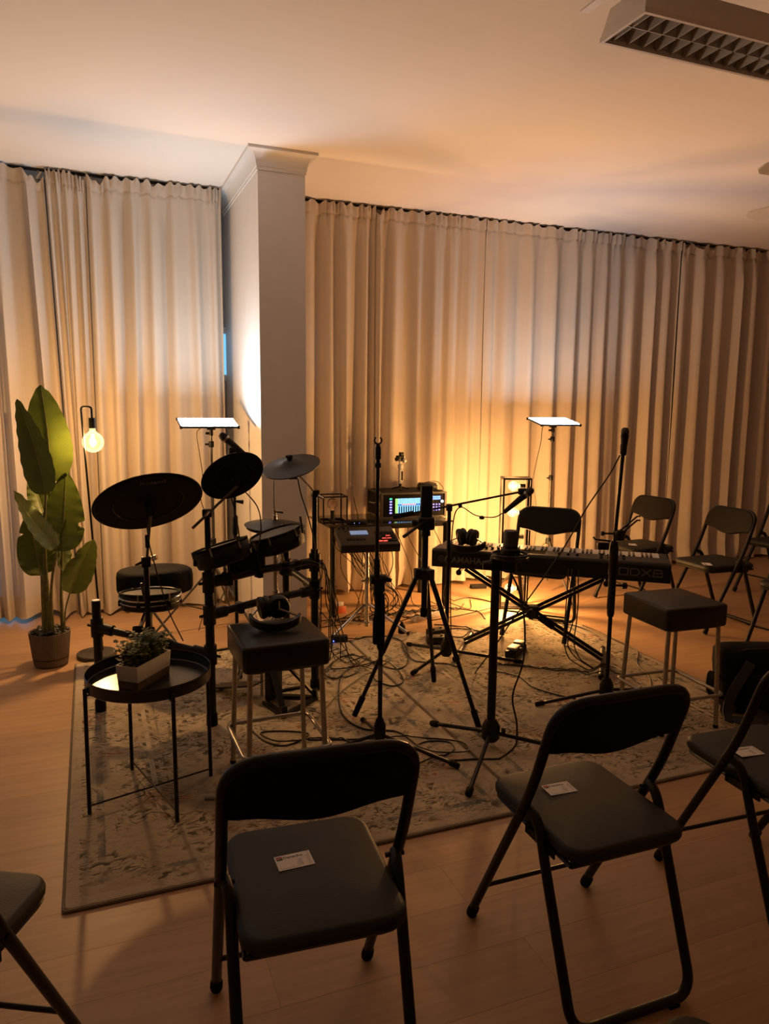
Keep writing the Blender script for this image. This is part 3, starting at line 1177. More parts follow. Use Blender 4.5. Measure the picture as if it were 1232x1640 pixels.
trough(0.0, hb, 0.92, 0.945, False).build('base_band', 'planter_wood', p, smooth=False)
trough(hb, ht, 0.945, 1.0).build('trough', 'planter_white', p, smooth=False)
MB().box((0, 0, ht - 0.012), (0.19, 0.078, 0.006)).build('soil', 'soil', p, smooth=False)
rnd = random.Random(4)
fol = {'sprig_leaf': MB(), 'sprig_leaf_dark': MB()}
stm = MB()
for i in range(120):
    bx, by = rnd.uniform(-0.085, 0.085), rnd.uniform(-0.03, 0.03)
    ln = rnd.uniform(0.05, 0.118) * (1.0 - 0.28 * abs(bx) / 0.085)
    out = Vector((bx * 5 + rnd.uniform(-0.35, 0.35), by * 9 + rnd.uniform(-0.35, 0.35), 1.0)).normalized()
    P0 = Vector((bx, by, ht - 0.01))
    P2 = P0 + out * ln
    P1 = (P0 + P2) / 2 + Vector((0, 0, 0.01))
    path = catmull([P0, P1, P2], 4)
    stm.tube(path, 0.0011, 4)
    key = 'sprig_leaf' if rnd.random() < 0.6 else 'sprig_leaf_dark'
    nn = 6
    for k in range(1, nn + 1):
        q = P0.lerp(P2, k / nn) + Vector((0, 0, 0.006 * math.sin(PI * k / nn)))
        for sgn in (-1, 1):
            a = rnd.uniform(0, 2 * PI)
            sd = Vector((math.cos(a), math.sin(a), rnd.uniform(-0.1, 0.6))).normalized()
            L = rnd.uniform(0.012, 0.021)
            w = L * 0.46
            sidev = sd.cross(Vector((rnd.uniform(-.3, .3), rnd.uniform(-.3, .3), 1))).normalized()
            nn_ = sd.cross(sidev)
            pts = [q, q + sd * L * 0.35 + sidev * w, q + sd * L * 0.8 + sidev * w * 0.7, q + sd * L + nn_ * 0.001, q + sd * L * 0.8 - sidev * w * 0.7, q + sd * L * 0.35 - sidev * w, q + sd * L * 0.5 - nn_ * 0.0018]
            fol[key].add(pts, [(0, 1, 6), (1, 2, 6), (2, 3, 6), (3, 4, 6), (4, 5, 6), (5, 0, 6)])
for key, mb in fol.items():
    o = mb.build('foliage', key, p, recalc=False)
    o['kind'] = 'stuff'
stm.build('sprig_stems', 'stem_green', p)['kind'] = 'stuff'

# ================================================================ tall potted banana plant
PX, PY = -0.262, 4.50
p = thing('potted_banana_plant', 'tall artificial banana plant in a ribbed brown pot beside the floor lamp', 'plant', (PX, PY, 0))


def ribbed(prof, n, depth):
    mb = MB()
    seg = n * 2
    vs_, fs_ = [], []
    for (r_, z) in prof:
        for k in range(seg):
            a = 2 * PI * k / seg
            rr = r_ - (depth if k % 2 else 0)
            vs_.append((rr * math.cos(a), rr * math.sin(a), z))
    for i in range(len(prof) - 1):
        for k in range(seg):
            fs_.append((i * seg + k, i * seg + (k + 1) % seg, (i + 1) * seg + (k + 1) % seg, (i + 1) * seg + k))
    fs_.append(tuple(reversed(range(seg))))
    return mb.add(vs_, fs_)


ribbed([(0.080, 0.0), (0.090, 0.008), (0.096, 0.046)], 64, 0.0022).build('saucer', 'pot_clay', p, smooth=False)
MB().lathe([(0.0925, 0.045), (0.0925, 0.053)], seg=48).build('shadow_gap', 'black_plastic', p)
ribbed([(0.097, 0.052), (0.1115, 0.196), (0.110, 0.199), (0.104, 0.197), (0.103, 0.17)], 70, 0.0022).build('pot', 'pot_clay', p, smooth=False)
MB().lathe([(0.0, 0.188), (0.103, 0.182)], seg=24).build('soil', 'soil', p)
rnd = random.Random(9)
pb0 = MB().sphere((0, 0, 0), 0.011, 7, 5, (1.25, 1.0, 0.75)).build('pebble', 'pebble', p)
for i in range(70):
    a, r_ = rnd.uniform(0, 2 * PI), 0.098 * math.sqrt(rnd.random())
    o = pb0 if i == 0 else pb0.copy()
    if i:
        col.objects.link(o)
        o.parent = p
    o.location = (r_ * math.cos(a), r_ * math.sin(a), 0.193 + rnd.uniform(0, 0.012))
    o.rotation_euler = (rnd.uniform(-.4, .4), rnd.uniform(-.4, .4), rnd.uniform(0, 3))
    s = rnd.uniform(0.7, 1.35)
    o.scale = (s, s, s)


def leaf(base, tip, width, facing, fold=0.35, bow=0.05, twist=0.0, notch=(), shape=0.62):
    """banana leaf: base to tip along the midrib, blades spread across `facing`"""
    base, tip = Vector(base), Vector(tip)
    L = (tip - base).length
    ax = (tip - base).normalized()
    nrm = Vector(facing)
    nrm = (nrm - ax * nrm.dot(ax)).normalized()
    sd = ax.cross(nrm)
    nu, nv = 12, 30
    vs_, uvs, fs_ = [], [], []
    for j in range(nv + 1):
        t_ = j / nv
        w = width * (math.sin(PI * min(1, t_ ** shape)) ** 0.62 if 0 < t_ < 1 else 0.0) + 0.002
        w = max(w, 0.003)
        ang = twist * t_
        s2 = sd * math.cos(ang) + nrm * math.sin(ang)
        n2 = nrm * math.cos(ang) - sd * math.sin(ang)
        mid = base + ax * L * t_ - nrm * bow * math.sin(PI * t_)
        for i in range(nu + 1):
            s = -1 + 2 * i / nu
            ww = w
            for (nt_, side, dep) in notch:
                if side * s > 0.55:
                    ww *= 1 - dep * math.exp(-((t_ - nt_) / 0.02) ** 2) * (abs(s) - 0.55) / 0.45
            rip = 0.004 * math.sin(t_ * 42 + s * 2) * abs(s) ** 2
            vs_.append(mid + s2 * ww * s * math.cos(fold * 0.9) + n2 * (ww * abs(s) * math.sin(fold) - ww * 0.55 * s * s * math.sin(fold) + rip))
            uvs.append((0.5 + s / 2, t_))
    for j in range(nv):
        for i in range(nu):
            fs_.append((j * (nu + 1) + i, j * (nu + 1) + i + 1, (j + 1) * (nu + 1) + i + 1, (j + 1) * (nu + 1) + i))
    mb = MB().add(vs_, fs_)
    o = mb.build('leaf', 'banana_leaf', p, world=True, angle=80, recalc=False)
    ul = o.data.uv_layers.new(name='UVMap')
    for poly in o.data.polygons:
        for li in poly.loop_indices:
            ul.data[li].uv = uvs[o.data.loops[li].vertex_index]
    # midrib
    rb = MB()
    rb.tube([base + ax * L * k / 8 - nrm * (bow * math.sin(PI * k / 8) + 0.002) for k in range(9)], 0.0042, 6, r_end=0.001)
    rb.build('midrib', 'stem_green', o, world=True)
    return o


def stalk(pts, r0, r1):
    MB().tube(catmull([Vector(q) for q in pts], 5), r0, 7, r_end=r1).build('stalk', 'stem_green', p, world=True)


y = 4.48
leaf((-0.213, y, 1.045), (-0.238, y + 0.03, 1.578), 0.135, (-0.25, -1, 0.1), 0.30, 0.03, 0.0, ((0.97, 1, 0.5),))
leaf((-0.238, y - 0.06, 0.985), (-0.352, y - 0.05, 1.500), 0.100, (-0.45, -0.9, 0.0), 0.38, 0.03, 0.3)
leaf((-0.172, y - 0.05, 0.665), (-0.133, y - 0.02, 1.10), 0.112, (0.05, -1, 0.1), 0.28, 0.02, 0.0, ((0.35, 1, 0.6),))
leaf((-0.200, y - 0.09, 0.690), (-0.388, y - 0.13, 1.020), 0.075, (0.55, -0.7, 0.45), 0.40, 0.02, -0.2)
leaf((-0.286, y - 0.02, 0.530), (-0.335, y + 0.02, 0.872), 0.100, (0.15, -1, 0.1), 0.32, 0.02, 0.2, ((0.7, -1, 0.4),))
leaf((-0.142, y - 0.06, 0.425), (-0.006, y - 0.08, 0.728), 0.088, (0.35, -0.9, -0.1), 0.26, 0.015, 0.0, ((0.62, -1, 0.5),))
leaf((-0.262, y + 0.07, 0.86), (-0.312, y + 0.10, 1.11), 0.060, (0.2, -1, 0.0), 0.3, 0.02)
leaf((-0.166, y - 0.02, 0.545), (-0.148, y - 0.03, 0.84), 0.062, (0.75, -0.6, 0.0), 0.4, 0.02)
stalk([(-0.270, 4.49, 0.18), (-0.276, 4.49, 0.40), (-0.262, 4.49, 0.70), (-0.213, 4.48, 1.05)], 0.013, 0.006)
stalk([(-0.250, 4.47, 0.18), (-0.262, 4.46, 0.45), (-0.258, 4.44, 0.75), (-0.238, 4.42, 0.99)], 0.016, 0.006)
stalk([(-0.282, 4.48, 0.18), (-0.288, 4.47, 0.36), (-0.286, 4.46, 0.53)], 0.009, 0.005)
stalk([(-0.245, 4.47, 0.18), (-0.238, 4.44, 0.45), (-0.200, 4.39, 0.69)], 0.011, 0.005)
stalk([(-0.188, 4.47, 0.18), (-0.190, 4.46, 0.40), (-0.172, 4.43, 0.67)], 0.010, 0.006)
stalk([(-0.198, 4.49, 0.18), (-0.190, 4.47, 0.38), (-0.166, 4.46, 0.55)], 0.008, 0.004)
stalk([(-0.184, 4.46, 0.18), (-0.170, 4.44, 0.33), (-0.142, 4.42, 0.43)], 0.005, 0.004)
stalk([(-0.275, 4.52, 0.18), (-0.278, 4.54, 0.55), (-0.262, 4.55, 0.86)], 0.008, 0.004)
for (sx, sz) in ((-0.268, 0.33), (-0.246, 0.36), (-0.292, 0.34)):
    MB().tube([(sx, 4.455, 0.19), (sx - 0.004, 4.45, sz)], 0.006, 6, r_end=0.001).build('sheath', 'stem_green', p, world=True)


# ================================================================ bulbs and lamps


def globe_bulb(parent, c, axis, r, lit, power=0.0, colour=WARM, sock=0.05, sock_r=0.017, world=True):
    """globe bulb in a black socket; axis points from the socket to the glass"""
    c, ax = Vector(c), Vector(axis).normalized()
    prof = []
    for k in range(15):
        th = R(8 + 172 * k / 14 - 8)
        prof.append((r * math.sin(PI - th * 0.86 - 0.14 * PI) if False else r * math.sin(th), -r * math.cos(th)))
    prof = [(0.0, r)]
    for k in range(1, 14):
        th = R(k * 155 / 13)
        prof.append((r * math.sin(th), r * math.cos(th)))
    prof += [(0.0165, -r * 1.10), (0.0145, -r * 1.35)]
    g = MB().lathe(prof, c, ax, 24)
    bo = g.build('bulb', 'bulb_glass_lit' if lit else 'bulb_glass', parent, world=world, angle=80)
    fm = MB()
    perp = ax.orthogonal().normalized()
    perp2 = ax.cross(perp)
    for k in range(4):
        a = PI * k / 2
        d_ = perp * math.cos(a) + perp2 * math.sin(a)
        fm.tube([c - ax * r * 0.75 + d_ * 0.004, c - ax * r * 0.2 + d_ * 0.011, c + ax * r * 0.45 + d_ * 0.005], 0.0022 if lit else 0.0009, 5)
    fm.build('filament', 'filament' if lit else 'steel', bo, world=world)
    MB().cyl(c - ax * r * 0.95, c - ax * r * 0.5, 0.005, 0.003, 8).build('glass_stem', 'bulb_glass', bo, world=world)
    s0 = c - ax * (r * 1.30)
    MB().lathe([(sock_r, 0), (sock_r, sock * 0.98), (sock_r * 0.9, sock)], s0, -ax, 18).build('socket', 'black_plastic', parent, world=world)
    if lit:
        th_ = parent
        lp = c - Vector(th_.location)
        lp = Matrix.Rotation(-th_.rotation_euler.z, 3, 'Z') @ lp
        point_light('bulb_light', lp, power, colour, 0.022, parent)


LX, LY = -0.030, 4.555
lamp = thing('floor_lamp', 'slim black hooked floor lamp with a glowing bare globe bulb', 'lamp', (LX, LY, 0))
MB().lathe([(0.0, 0.0), (0.108, 0.0), (0.112, 0.003), (0.112, 0.022), (0.108, 0.026), (0.0, 0.026)], (LX + 0.012, LY, 0), seg=48).build('base', 'lamp_base', lamp, world=True)
pole_top = 1.462
MB().tube(fillet([(LX + 0.045, LY + 0.03, 0.02), (LX - 0.012, LY + 0.03, pole_top), (LX + 0.044, LY + 0.03, pole_top), (LX + 0.044, LY + 0.03, pole_top - 0.075)], 0.018, 5), 0.0062, 10).build('pole', 'black_metal', lamp, world=True)
globe_bulb(lamp, (LX + 0.044, LY + 0.03, 1.262), (0, 0, -1), 0.060, True, P_FLOOR_BULB, WARM_SOFT, sock=0.060, sock_r=0.0185)

# open steel cage lamp with five bulbs one above another
CLX, CLY, CLA = 2.895, 4.695, R(-22)
cl = thing('cage_lamp', 'tall open black cage lamp with five glowing globe bulbs, by the curtain', 'lamp', (CLX, CLY, 0), CLA)
CW, CD, CH = 0.098, 0.075, 0.975
for sx in (-1, 1):
    for sy in (-1, 1):
        MB().box((sx * CW, sy * CD, CH / 2), (0.012, 0.012, CH)).build('post', 'black_metal', cl, smooth=False)
for z in (0.006, CH - 0.006):
    for s in (-1, 1):
        MB().box((0, s * CD, z), (2 * CW - 0.012, 0.012, 0.012)).build('rail', 'black_metal', cl, smooth=False)
        MB().box((s * CW, 0, z), (0.012, 2 * CD - 0.012, 0.012)).build('rail', 'black_metal', cl, smooth=False)
MB().box((CW - 0.006, 0, CH / 2), (0.016, 0.034, CH - 0.02)).build('socket_column', 'black_metal', cl, smooth=False)
MB().box((0, 0, 0.010), (2 * CW - 0.02, 2 * CD - 0.02, 0.016)).build('base_plate', 'black_metal', cl, smooth=False)
Mz = Matrix.Rotation(CLA, 3, 'Z')
for z in (0.910, 0.718, 0.532, 0.335, 0.140):
    c = Vector((CLX, CLY, 0)) + Mz @ Vector((-0.020, 0, z))
    globe_bulb(cl, c, Mz @ Vector((-1, 0, 0)), 0.037, True, P_CAGE_BULB, WARM, sock=0.042, sock_r=0.017)

# ================================================================ LED panels on light stands


def led_panel(x, y, z, base, label, mat, foot_ang, pole_r=0.0105):
    t = thing('led_panel_light', label, 'light', (base[0], base[1], base[2]))
    tilt = R(13)
    M = Matrix.Rotation(tilt, 3, 'X')
    c = Vector((x, y, z))
    MB().rbox(c, (0.365, 0.215, 0.014), 0.010, M=M, n=2).build('housing', 'black_plastic', t, world=True)
    f = MB()
    for sx in (-1, 1):
        for sy in (-1, 1):
            pass
    f.add([M @ Vector((a, b, 0.0076)) + c for a, b in ((-0.176, -0.101), (0.176, -0.101), (0.176, 0.101), (-0.176, 0.101))], [(0, 1, 2, 3)])
    f.build('diffuser', mat, t, smooth=False, world=True, recalc=False)
    for sx in (-1, 1):
        for sy in (-1, 1):
            MB().rbox(c + M @ Vector((sx * 0.177, sy * 0.102, 0)), (0.016, 0.016, 0.019), 0.005, M=M, n=2).build('corner_guard', 'black_rubber', t, world=True)
    zz = z - 0.02
    pt = (base[0], base[1])
    br = MB()
    br.box((pt[0], pt[1], zz - 0.012), (0.05, 0.03, 0.022))
    br.cyl((pt[0], pt[1], zz - 0.06), (pt[0], pt[1], zz - 0.01), 0.013, seg=12)
    br.cyl((pt[0] - 0.035, pt[1], zz - 0.045), (pt[0], pt[1], zz - 0.045), 0.008, seg=10)
    br.build('ball_head', 'black_plastic', t, world=True)
    pl = MB()
    pl.cyl((pt[0], pt[1], zz - 0.35), (pt[0], pt[1], zz - 0.05), 0.0075, seg=12)
    pl.cyl((pt[0], pt[1], base[2] + 0.10), (pt[0], pt[1], zz - 0.30), pole_r, seg=12)
    pl.build('pole', 'stand_grey', t, world=True)
    for q in (0.115, 0.42, 0.75):
        MB().lathe([(0.014, -0.02), (0.017, -0.015), (0.017, 0.015), (0.014, 0.02)], (pt[0], pt[1], zz - q), seg=14).build('collar', 'black_plastic', t, world=True)
        MB().cyl((pt[0] - 0.04, pt[1] - 0.008, zz - q), (pt[0], pt[1], zz - q), 0.006, 0.005, 8).build('knob', 'black_plastic', t, world=True)
    hub = base[2] + 0.42
    for k in range(3):
        a = R(foot_ang + 120 * k)
        d_ = Vector((math.cos(a), math.sin(a), 0))
        b_ = Vector((pt[0], pt[1], 0))
        lg = MB()
        lg.tube([b_ + d_ * 0.015 + Vector((0, 0, hub)), b_ + d_ * 0.40 + Vector((0, 0, base[2] + 0.012))], 0.0075, 8)
        lo = lg.build('leg', 'stand_grey', t, world=True)
        br = MB()
        br.tube([b_ + d_ * 0.012 + Vector((0, 0, base[2] + 0.12)), b_ + d_ * 0.23 + Vector((0, 0, base[2] + 0.195))], 0.005, 6)
        br.build('brace', 'stand_grey', lo, world=True)
        MB().sphere(b_ + d_ * 0.402 + Vector((0, 0, base[2] + 0.012)), 0.0118, 8, 6).build('foot_cap', 'black_rubber', lo, world=True)
    MB().lathe([(0.02, -0.02), (0.022, 0.015), (0.016, 0.03)], (pt[0], pt[1], hub), seg=14).build('hub', 'black_plastic', t, world=True)
    return t


led_panel(3.375, 4.95, 1.372, (3.385, 4.975, 0.0), 'bright LED panel on a thin stand behind the keyboard chair', 'panel_glow_right', 265)
led_panel(0.700, 4.84, 1.363, (0.725, 4.875, 0.0), 'bright LED panel on a thin stand behind the drum kit, by the pillar', 'panel_glow_left', 185)

# ================================================================ ceiling light and fan
cx, cy = 1.71, 2.1
L_, W_ = 1.30, 0.23
t = thing('ceiling_light', 'suspended white louvred fluorescent fitting, switched off', 'ceiling light', (cx + L_ / 2, cy + W_ / 2, 2.75))
ex, ey = L_ / 2, W_ / 2
bd = MB()
tp = 0.022
bd.add([(-ex, -ey, 0.0), (ex, -ey, 0.0), (ex, ey, 0.0), (-ex, ey, 0.0), (-ex + tp, -ey + tp, 0.10), (ex - tp, -ey + tp, 0.10), (ex - tp, ey - tp, 0.10), (-ex + tp, ey - tp, 0.10)],
       [(0, 1, 5, 4), (1, 2, 6, 5), (2, 3, 7, 6), (3, 0, 4, 7), (4, 5, 6, 7)])
bd.build('body', 'luminaire_white', t, smooth=False)
fr = MB()
w_ = 0.012
fr.box((0, -ey + w_ / 2, 0.002), (L_, w_, 0.016))
fr.box((0, ey - w_ / 2, 0.002), (L_, w_, 0.016))
fr.box((-ex + w_ / 2, 0, 0.002), (w_, W_ - 2 * w_, 0.016))
fr.box((ex - w_ / 2, 0, 0.002), (w_, W_ - 2 * w_, 0.016))
fr.build('rim', 'luminaire_white', t, smooth=False)
sp = MB()
sp.prism([(-0.014, 0.052), (0.014, 0.052), (0.0015, 0.004), (-0.0015, 0.004)], -ex + w_, ex - w_, lambda u, v, w: Vector((w, u, v)))
sp.build('louvre_spine', 'louvre', t, smooth=False)
nb = 20
bl0 = None
for k in range(nb):
    for s in (-1, 1):
        x = -ex + w_ + (L_ - 2 * w_) * (k + 0.5) / nb
        if bl0 is None:
            mb = MB()
            mb.prism([(-0.017, 0.052), (0.017, 0.052), (0.0013, 0.003), (-0.0013, 0.003)], -(ey - w_ - 0.004) / 2, (ey - w_ - 0.004) / 2, lambda u, v, w: Vector((u, w, v)))
            bl0 = mb.build('louvre_blade', 'louvre', t, smooth=False)
            o = bl0
        else:
            o = bl0.copy()
            col.objects.link(o)
            o.parent = t
        o.location = (x, s * (ey - w_ + 0.004) / 2, 0)
for s in (-1, 1):
    MB().cyl((-ex + 0.05, s * 0.055, 0.075), (ex - 0.05, s * 0.055, 0.075), 0.008, seg=10).build('tube_lamp', 'white_plastic', t)
for s in (-1, 1):
    h_ = MB()
    h_.box((s * (ex + 0.012), 0.01, 0.128), (0.034, W_ + 0.14, 0.006))
    h_.box((s * (ex - 0.03), 0, 0.112), (0.09, 0.03, 0.026))
    h_.build('hanger_bar', 'luminaire_white', t, smooth=False)
    for q in (-1, 1):
        MB().cyl((s * (ex + 0.012), q * 0.07, 0.13), (s * (ex + 0.012), q * 0.07, 0.23), 0.004, seg=8).build('hanger_rod', 'luminaire_white', t)

FX, FY, FZ = 3.72, 2.766, 2.62
t = thing('ceiling_fan', 'white four-bladed ceiling fan hanging beyond the louvred light fitting', 'fan', (FX, FY, ZC))
MB().lathe([(0.0, 0.0), (0.07, 0.0), (0.065, -0.03), (0.02, -0.06)], seg=24).build('canopy', 'fan_white', t)
MB().cyl((0, 0, -0.05), (0, 0, -0.30), 0.013).build('down_rod', 'fan_white', t)
MB().lathe([(0.02, -0.27), (0.10, -0.29), (0.115, -0.33), (0.115, -0.37), (0.09, -0.41), (0.0, -0.42)], seg=32).build('motor', 'fan_white', t)
for k in range(4):
    a = R(91 + 90 * k)
    Mb = Matrix.Rotation(a, 4, 'Z') @ Matrix.Translation((0, 0, -0.365)) @ Matrix.Rotation(R(11), 4, 'X')
    mb = MB()
    mb.prism([(0.16, -0.055), (0.70, -0.07), (0.735, -0.045), (0.745, 0.0), (0.735, 0.05), (0.70, 0.07), (0.16, 0.055)], -0.004, 0.004, lambda u, v, w: Vector((u, v, w)))
    mb.xf(Mb)
    mb.build('blade', 'fan_white', t, smooth=False)
    MB().box((0.15, 0, -0.002), (0.12, 0.035, 0.006)).xf(Mb).build('blade_arm', 'fan_white', t, smooth=False)

# ================================================================ electronic drum kit (rack with everything clamped to it)
RUG = 0.013
kit = thing('electronic_drum_kit', 'black electronic drum kit: tube rack with rubber cymbal pads and mesh pads', 'drum kit', (0.47, 3.45, RUG))


def kpart(mb, name, mat, parent=None, **kw):
    return mb.build(name, mat, parent or kit, world=True, **kw)


PA, PB, PC, PD = (-0.008, 3.679), (0.470, 3.331), (1.039, 3.584), (0.975, 3.93)


def rack_post(xy, z1, r=0.0205):
    po = kpart(MB().cyl((xy[0], xy[1], RUG + 0.03), (xy[0], xy[1], z1), r, seg=18), 'post', 'black_metal')
    kpart(MB().lathe([(0.023, 0), (0.026, 0.004), (0.0255, 0.05), (0.022, 0.06)], (xy[0], xy[1], RUG), seg=18), 'foot_cap', 'black_rubber', po)
    return po


pa = rack_post(PA, 0.560)
kpart(MB().lathe([(0.0, 0.004), (0.018, 0.003), (0.0205, 0.0)], (PA[0], PA[1], 0.560), seg=18), 'end_cap', 'white_plastic', pa)
rack_post(PB, 0.80)
rack_post(PC, 0.76)
rack_post(PD, 0.72)
for (xy, z0, z1) in ((PB, 0.78, 1.005), (PC, 0.74, 1.045)):
    kpart(MB().cyl((xy[0], xy[1], z0), (xy[0], xy[1], z1), 0.0132, seg=14), 'upper_tube', 'black_metal')


def cross_tube(a, za, b, zb, sag=0.0, r=0.0185):
    A, B = Vector((*a, za)), Vector((*b, zb))
    mid = (A + B) / 2 + Vector((0, 0, sag))
    kpart(MB().tube(catmull([A, A.lerp(mid, 0.5), mid, mid.lerp(B, 0.5), B], 4), r, 14), 'cross_tube', 'black_metal')
    for P_, Q_ in ((A, B), (B, A)):
        d_ = (Q_ - P_).normalized()
        cl_ = kpart(MB().cyl(P_ + Vector((0, 0, -0.045)), P_ + Vector((0, 0, 0.045)), 0.029, seg=14), 'clamp', 'black_plastic')
        kpart(MB().cyl(P_ + d_ * 0.015, P_ + d_ * 0.085, 0.0265, seg=14), 'clamp_arm', 'black_plastic', cl_)
        kpart(MB().cyl(P_ - d_ * 0.05, P_ - d_ * 0.02, 0.007, seg=8), 'clamp_bolt', 'black_metal', cl_)


cross_tube(PA, 0.430, PB, 0.352)
cross_tube(PB, 0.540, PC, 0.548, 0.006)
cross_tube(PB, 0.690, PC, 0.692, 0.012)
cross_tube(PC, 0.560, PD, 0.600)


def cymbal(c, n, r, top, bottom, name='cymbal_pad', bell=0.30, parent=None, logo=None):
    n = Vector(n).normalized()
    prof = [(r * 0.992, -0.0028), (r, 0.0), (r * 0.985, 0.0022), (r * 0.93, 0.0026), (r * 0.6, 0.010), (r * bell, 0.020), (r * bell * 0.75, 0.031), (r * bell * 0.3, 0.036), (0.008, 0.036)]
    o = kpart(MB().lathe(prof, c, n, 56), name, top, parent)
    un = [(0.0, 0.012), (r * bell * 0.85, 0.006), (r * bell, 0.002), (r * 0.62, -0.003), (r * 0.625, -0.0055), (r * 0.93, -0.0045), (r * 0.935, -0.002), (r * 0.992, -0.0030)]
    kpart(MB().lathe(un, c, n, 56), 'underside', bottom, o)
    # ring groove and the two zone lines on the underside
    g = MB()
    e1 = n.orthogonal().normalized()
    e2 = n.cross(e1)
    c_ = Vector(c)
    g.tube([c_ + n * -0.0042 + (e1 * math.cos(a) + e2 * math.sin(a)) * r * 0.955 for a in [2 * PI * k / 48 for k in range(48)]], 0.0012, 5, closed=True)
    g.tube([c_ + n * -0.0055 + (e1 * math.cos(a) + e2 * math.sin(a)) * r * 0.63 for a in [2 * PI * k / 48 for k in range(48)]], 0.0016, 5, closed=True)
    kpart(g, 'groove', 'black_metal', o)
    wn = MB()
    wn.lathe([(0.012, 0), (0.014, 0.006), (0.011, 0.022), (0.0, 0.024)], c_ + n * 0.036, n, 12)
    wn.box(c_ + n * 0.052, (0.034, 0.008, 0.012))
    kpart(wn, 'wing_nut', 'black_plastic', o)
    md = MB()
    md.cyl(c_ - n * 0.055, c_ + n * 0.010, 0.017, 0.022, 12)
    md.box(c_ - n * 0.03 + Vector((0, 0, -0.012)), (0.040, 0.036, 0.045))
    kpart(md, 'sensor_mount', 'black_plastic', o)
    return o


# big ride pad facing away, on its own rod at the left
cr1 = Vector((0.232, 3.475, 1.045))
n1 = Vector((-0.12, 0.60, 0.79)).normalized()
o1 = cymbal(cr1, n1, 0.243, 'cymbal_top', 'cymbal_rubber')
xa = Vector((1, 0, 0))
xa = (xa - n1 * xa.dot(n1)).normalized()
ya = xa.cross(n1)
text_mesh('lettering', 'Roland', 0.040, 'print_dark', o1, frame(cr1 - n1 * 0.0065 + ya * 0.165 - xa * 0.045, xa, ya), 0.0006, world=True, bold=0.0006)
kpart(MB().cyl((0.215, 3.515, 0.40), (0.215, 3.515, 0.75), 0.0132, seg=14), 'cymbal_tube', 'black_metal')
kpart(MB().cyl((0.215, 3.515, 0.74), cr1 - n1 * 0.05, 0.0062, seg=10), 'cymbal_rod', 'stand_grey')
tc_ = kpart(MB().rbox((0.215, 3.515, 0.765), (0.042, 0.036, 0.05), 0.01, n=2), 'tilt_clamp', 'black_plastic')
kpart(MB().cyl((0.215, 3.49, 0.775), (0.165, 3.47, 0.762), 0.010, 0.004, 8), 'wing_screw', 'black_plastic', tc_)
kpart(MB().cyl((0.24, 3.50, 0.78), (0.262, 3.49, 0.79), 0.012, 0.012, 10), 'wing_screw', 'chrome', tc_)
kpart(MB().rbox((0.215, 3.515, 0.412), (0.06, 0.07, 0.07), 0.012, n=2), 'clamp', 'black_plastic')

# small crash pad on the centre post boom
cr2 = Vector((0.592, 3.365, 1.165))
n2 = Vector((-0.20, 0.74, 0.62)).normalized()
o2 = cymbal(cr2, n2, 0.147, 'cymbal_top', 'cymbal_rubber')
kpart(MB().cyl((0.400, 3.30, 0.945), cr2 - n2 * 0.055 - Vector((0.0, 0.0, 0.008)), 0.0062, seg=10), 'cymbal_rod', 'stand_grey')
tc_ = kpart(MB().rbox((0.470, 3.331, 1.005), (0.042, 0.036, 0.036), 0.01, n=2), 'tilt_clamp', 'black_plastic')
kpart(MB().cyl((0.47, 3.30, 1.015), (0.455, 3.27, 1.005), 0.008, 0.006, 8), 'wing_screw', 'steel', tc_)
# crash pad on the right post, seen from above
cr3 = Vector((0.902, 3.515, 1.190))
n3 = Vector((-0.27, -0.24, 0.93)).normalized()
o3 = cymbal(cr3, n3, 0.143, 'cymbal_top', 'cymbal_rubber')
kpart(MB().cyl((1.043, 3.582, 1.048), cr3 - n3 * 0.05 + Vector((0.03, 0, 0)), 0.0055, seg=10), 'cymbal_rod', 'chrome')
tc_ = kpart(MB().rbox((1.043, 3.584, 1.045), (0.042, 0.036, 0.036), 0.01, n=2), 'tilt_clamp', 'black_plastic')
kpart(MB().cyl((1.05, 3.56, 1.035), (1.075, 3.55, 1.022), 0.007, 0.006, 8), 'wing_screw', 'chrome', tc_)


def pad(c, n, r, h, name, arm_to):
    c, n = Vector(c), Vector(n).normalized()
    o = kpart(MB().lathe([(r * 0.80, -h), (r * 0.96, -h * 0.9), (r, -h * 0.6), (r, -0.006), (r * 0.97, 0.0)], c, n, 40), name, 'black_plastic')
    kpart(MB().lathe([(0.0, 0.002), (r * 0.94, 0.0015), (r * 0.95, -0.002)], c, n, 40), 'mesh_head', 'dark_mesh', o)
    e1 = n.orthogonal().normalized()
    e2 = n.cross(e1)
    kpart(MB().tube([c + n * 0.004 + (e1 * math.cos(a) + e2 * math.sin(a)) * r * 0.985 for a in [2 * PI * k / 40 for k in range(40)]], 0.0065, 8, closed=True), 'rim', 'black_rubber', o)
    for k in range(6):
        a = 2 * PI * (k + 0.3) / 6
        d_ = e1 * math.cos(a) + e2 * math.sin(a)
        lg = MB()
        lg.cyl(c + d_ * r * 1.02 - n * 0.03, c + d_ * r * 1.02 + n * 0.012, 0.0042, seg=8)
        kpart(lg, 'tension_rod', 'steel', o)
        kpart(MB().rbox(c + d_ * r * 1.0 - n * 0.04, (0.02, 0.02, 0.026), 0.004, n=1), 'lug', 'black_plastic', o)
    A = Vector(arm_to)
    b0 = c - n * h * 0.7
    arm = MB().tube(catmull([b0, b0.lerp(A, 0.5) + Vector((0, 0.0, 0.02)), A], 5), 0.007, 8)
    kpart(arm, 'mount_rod', 'chrome', o)
    kpart(MB().rbox(A, (0.05, 0.05, 0.06), 0.012, n=2), 'clamp', 'black_plastic', o)
    return o


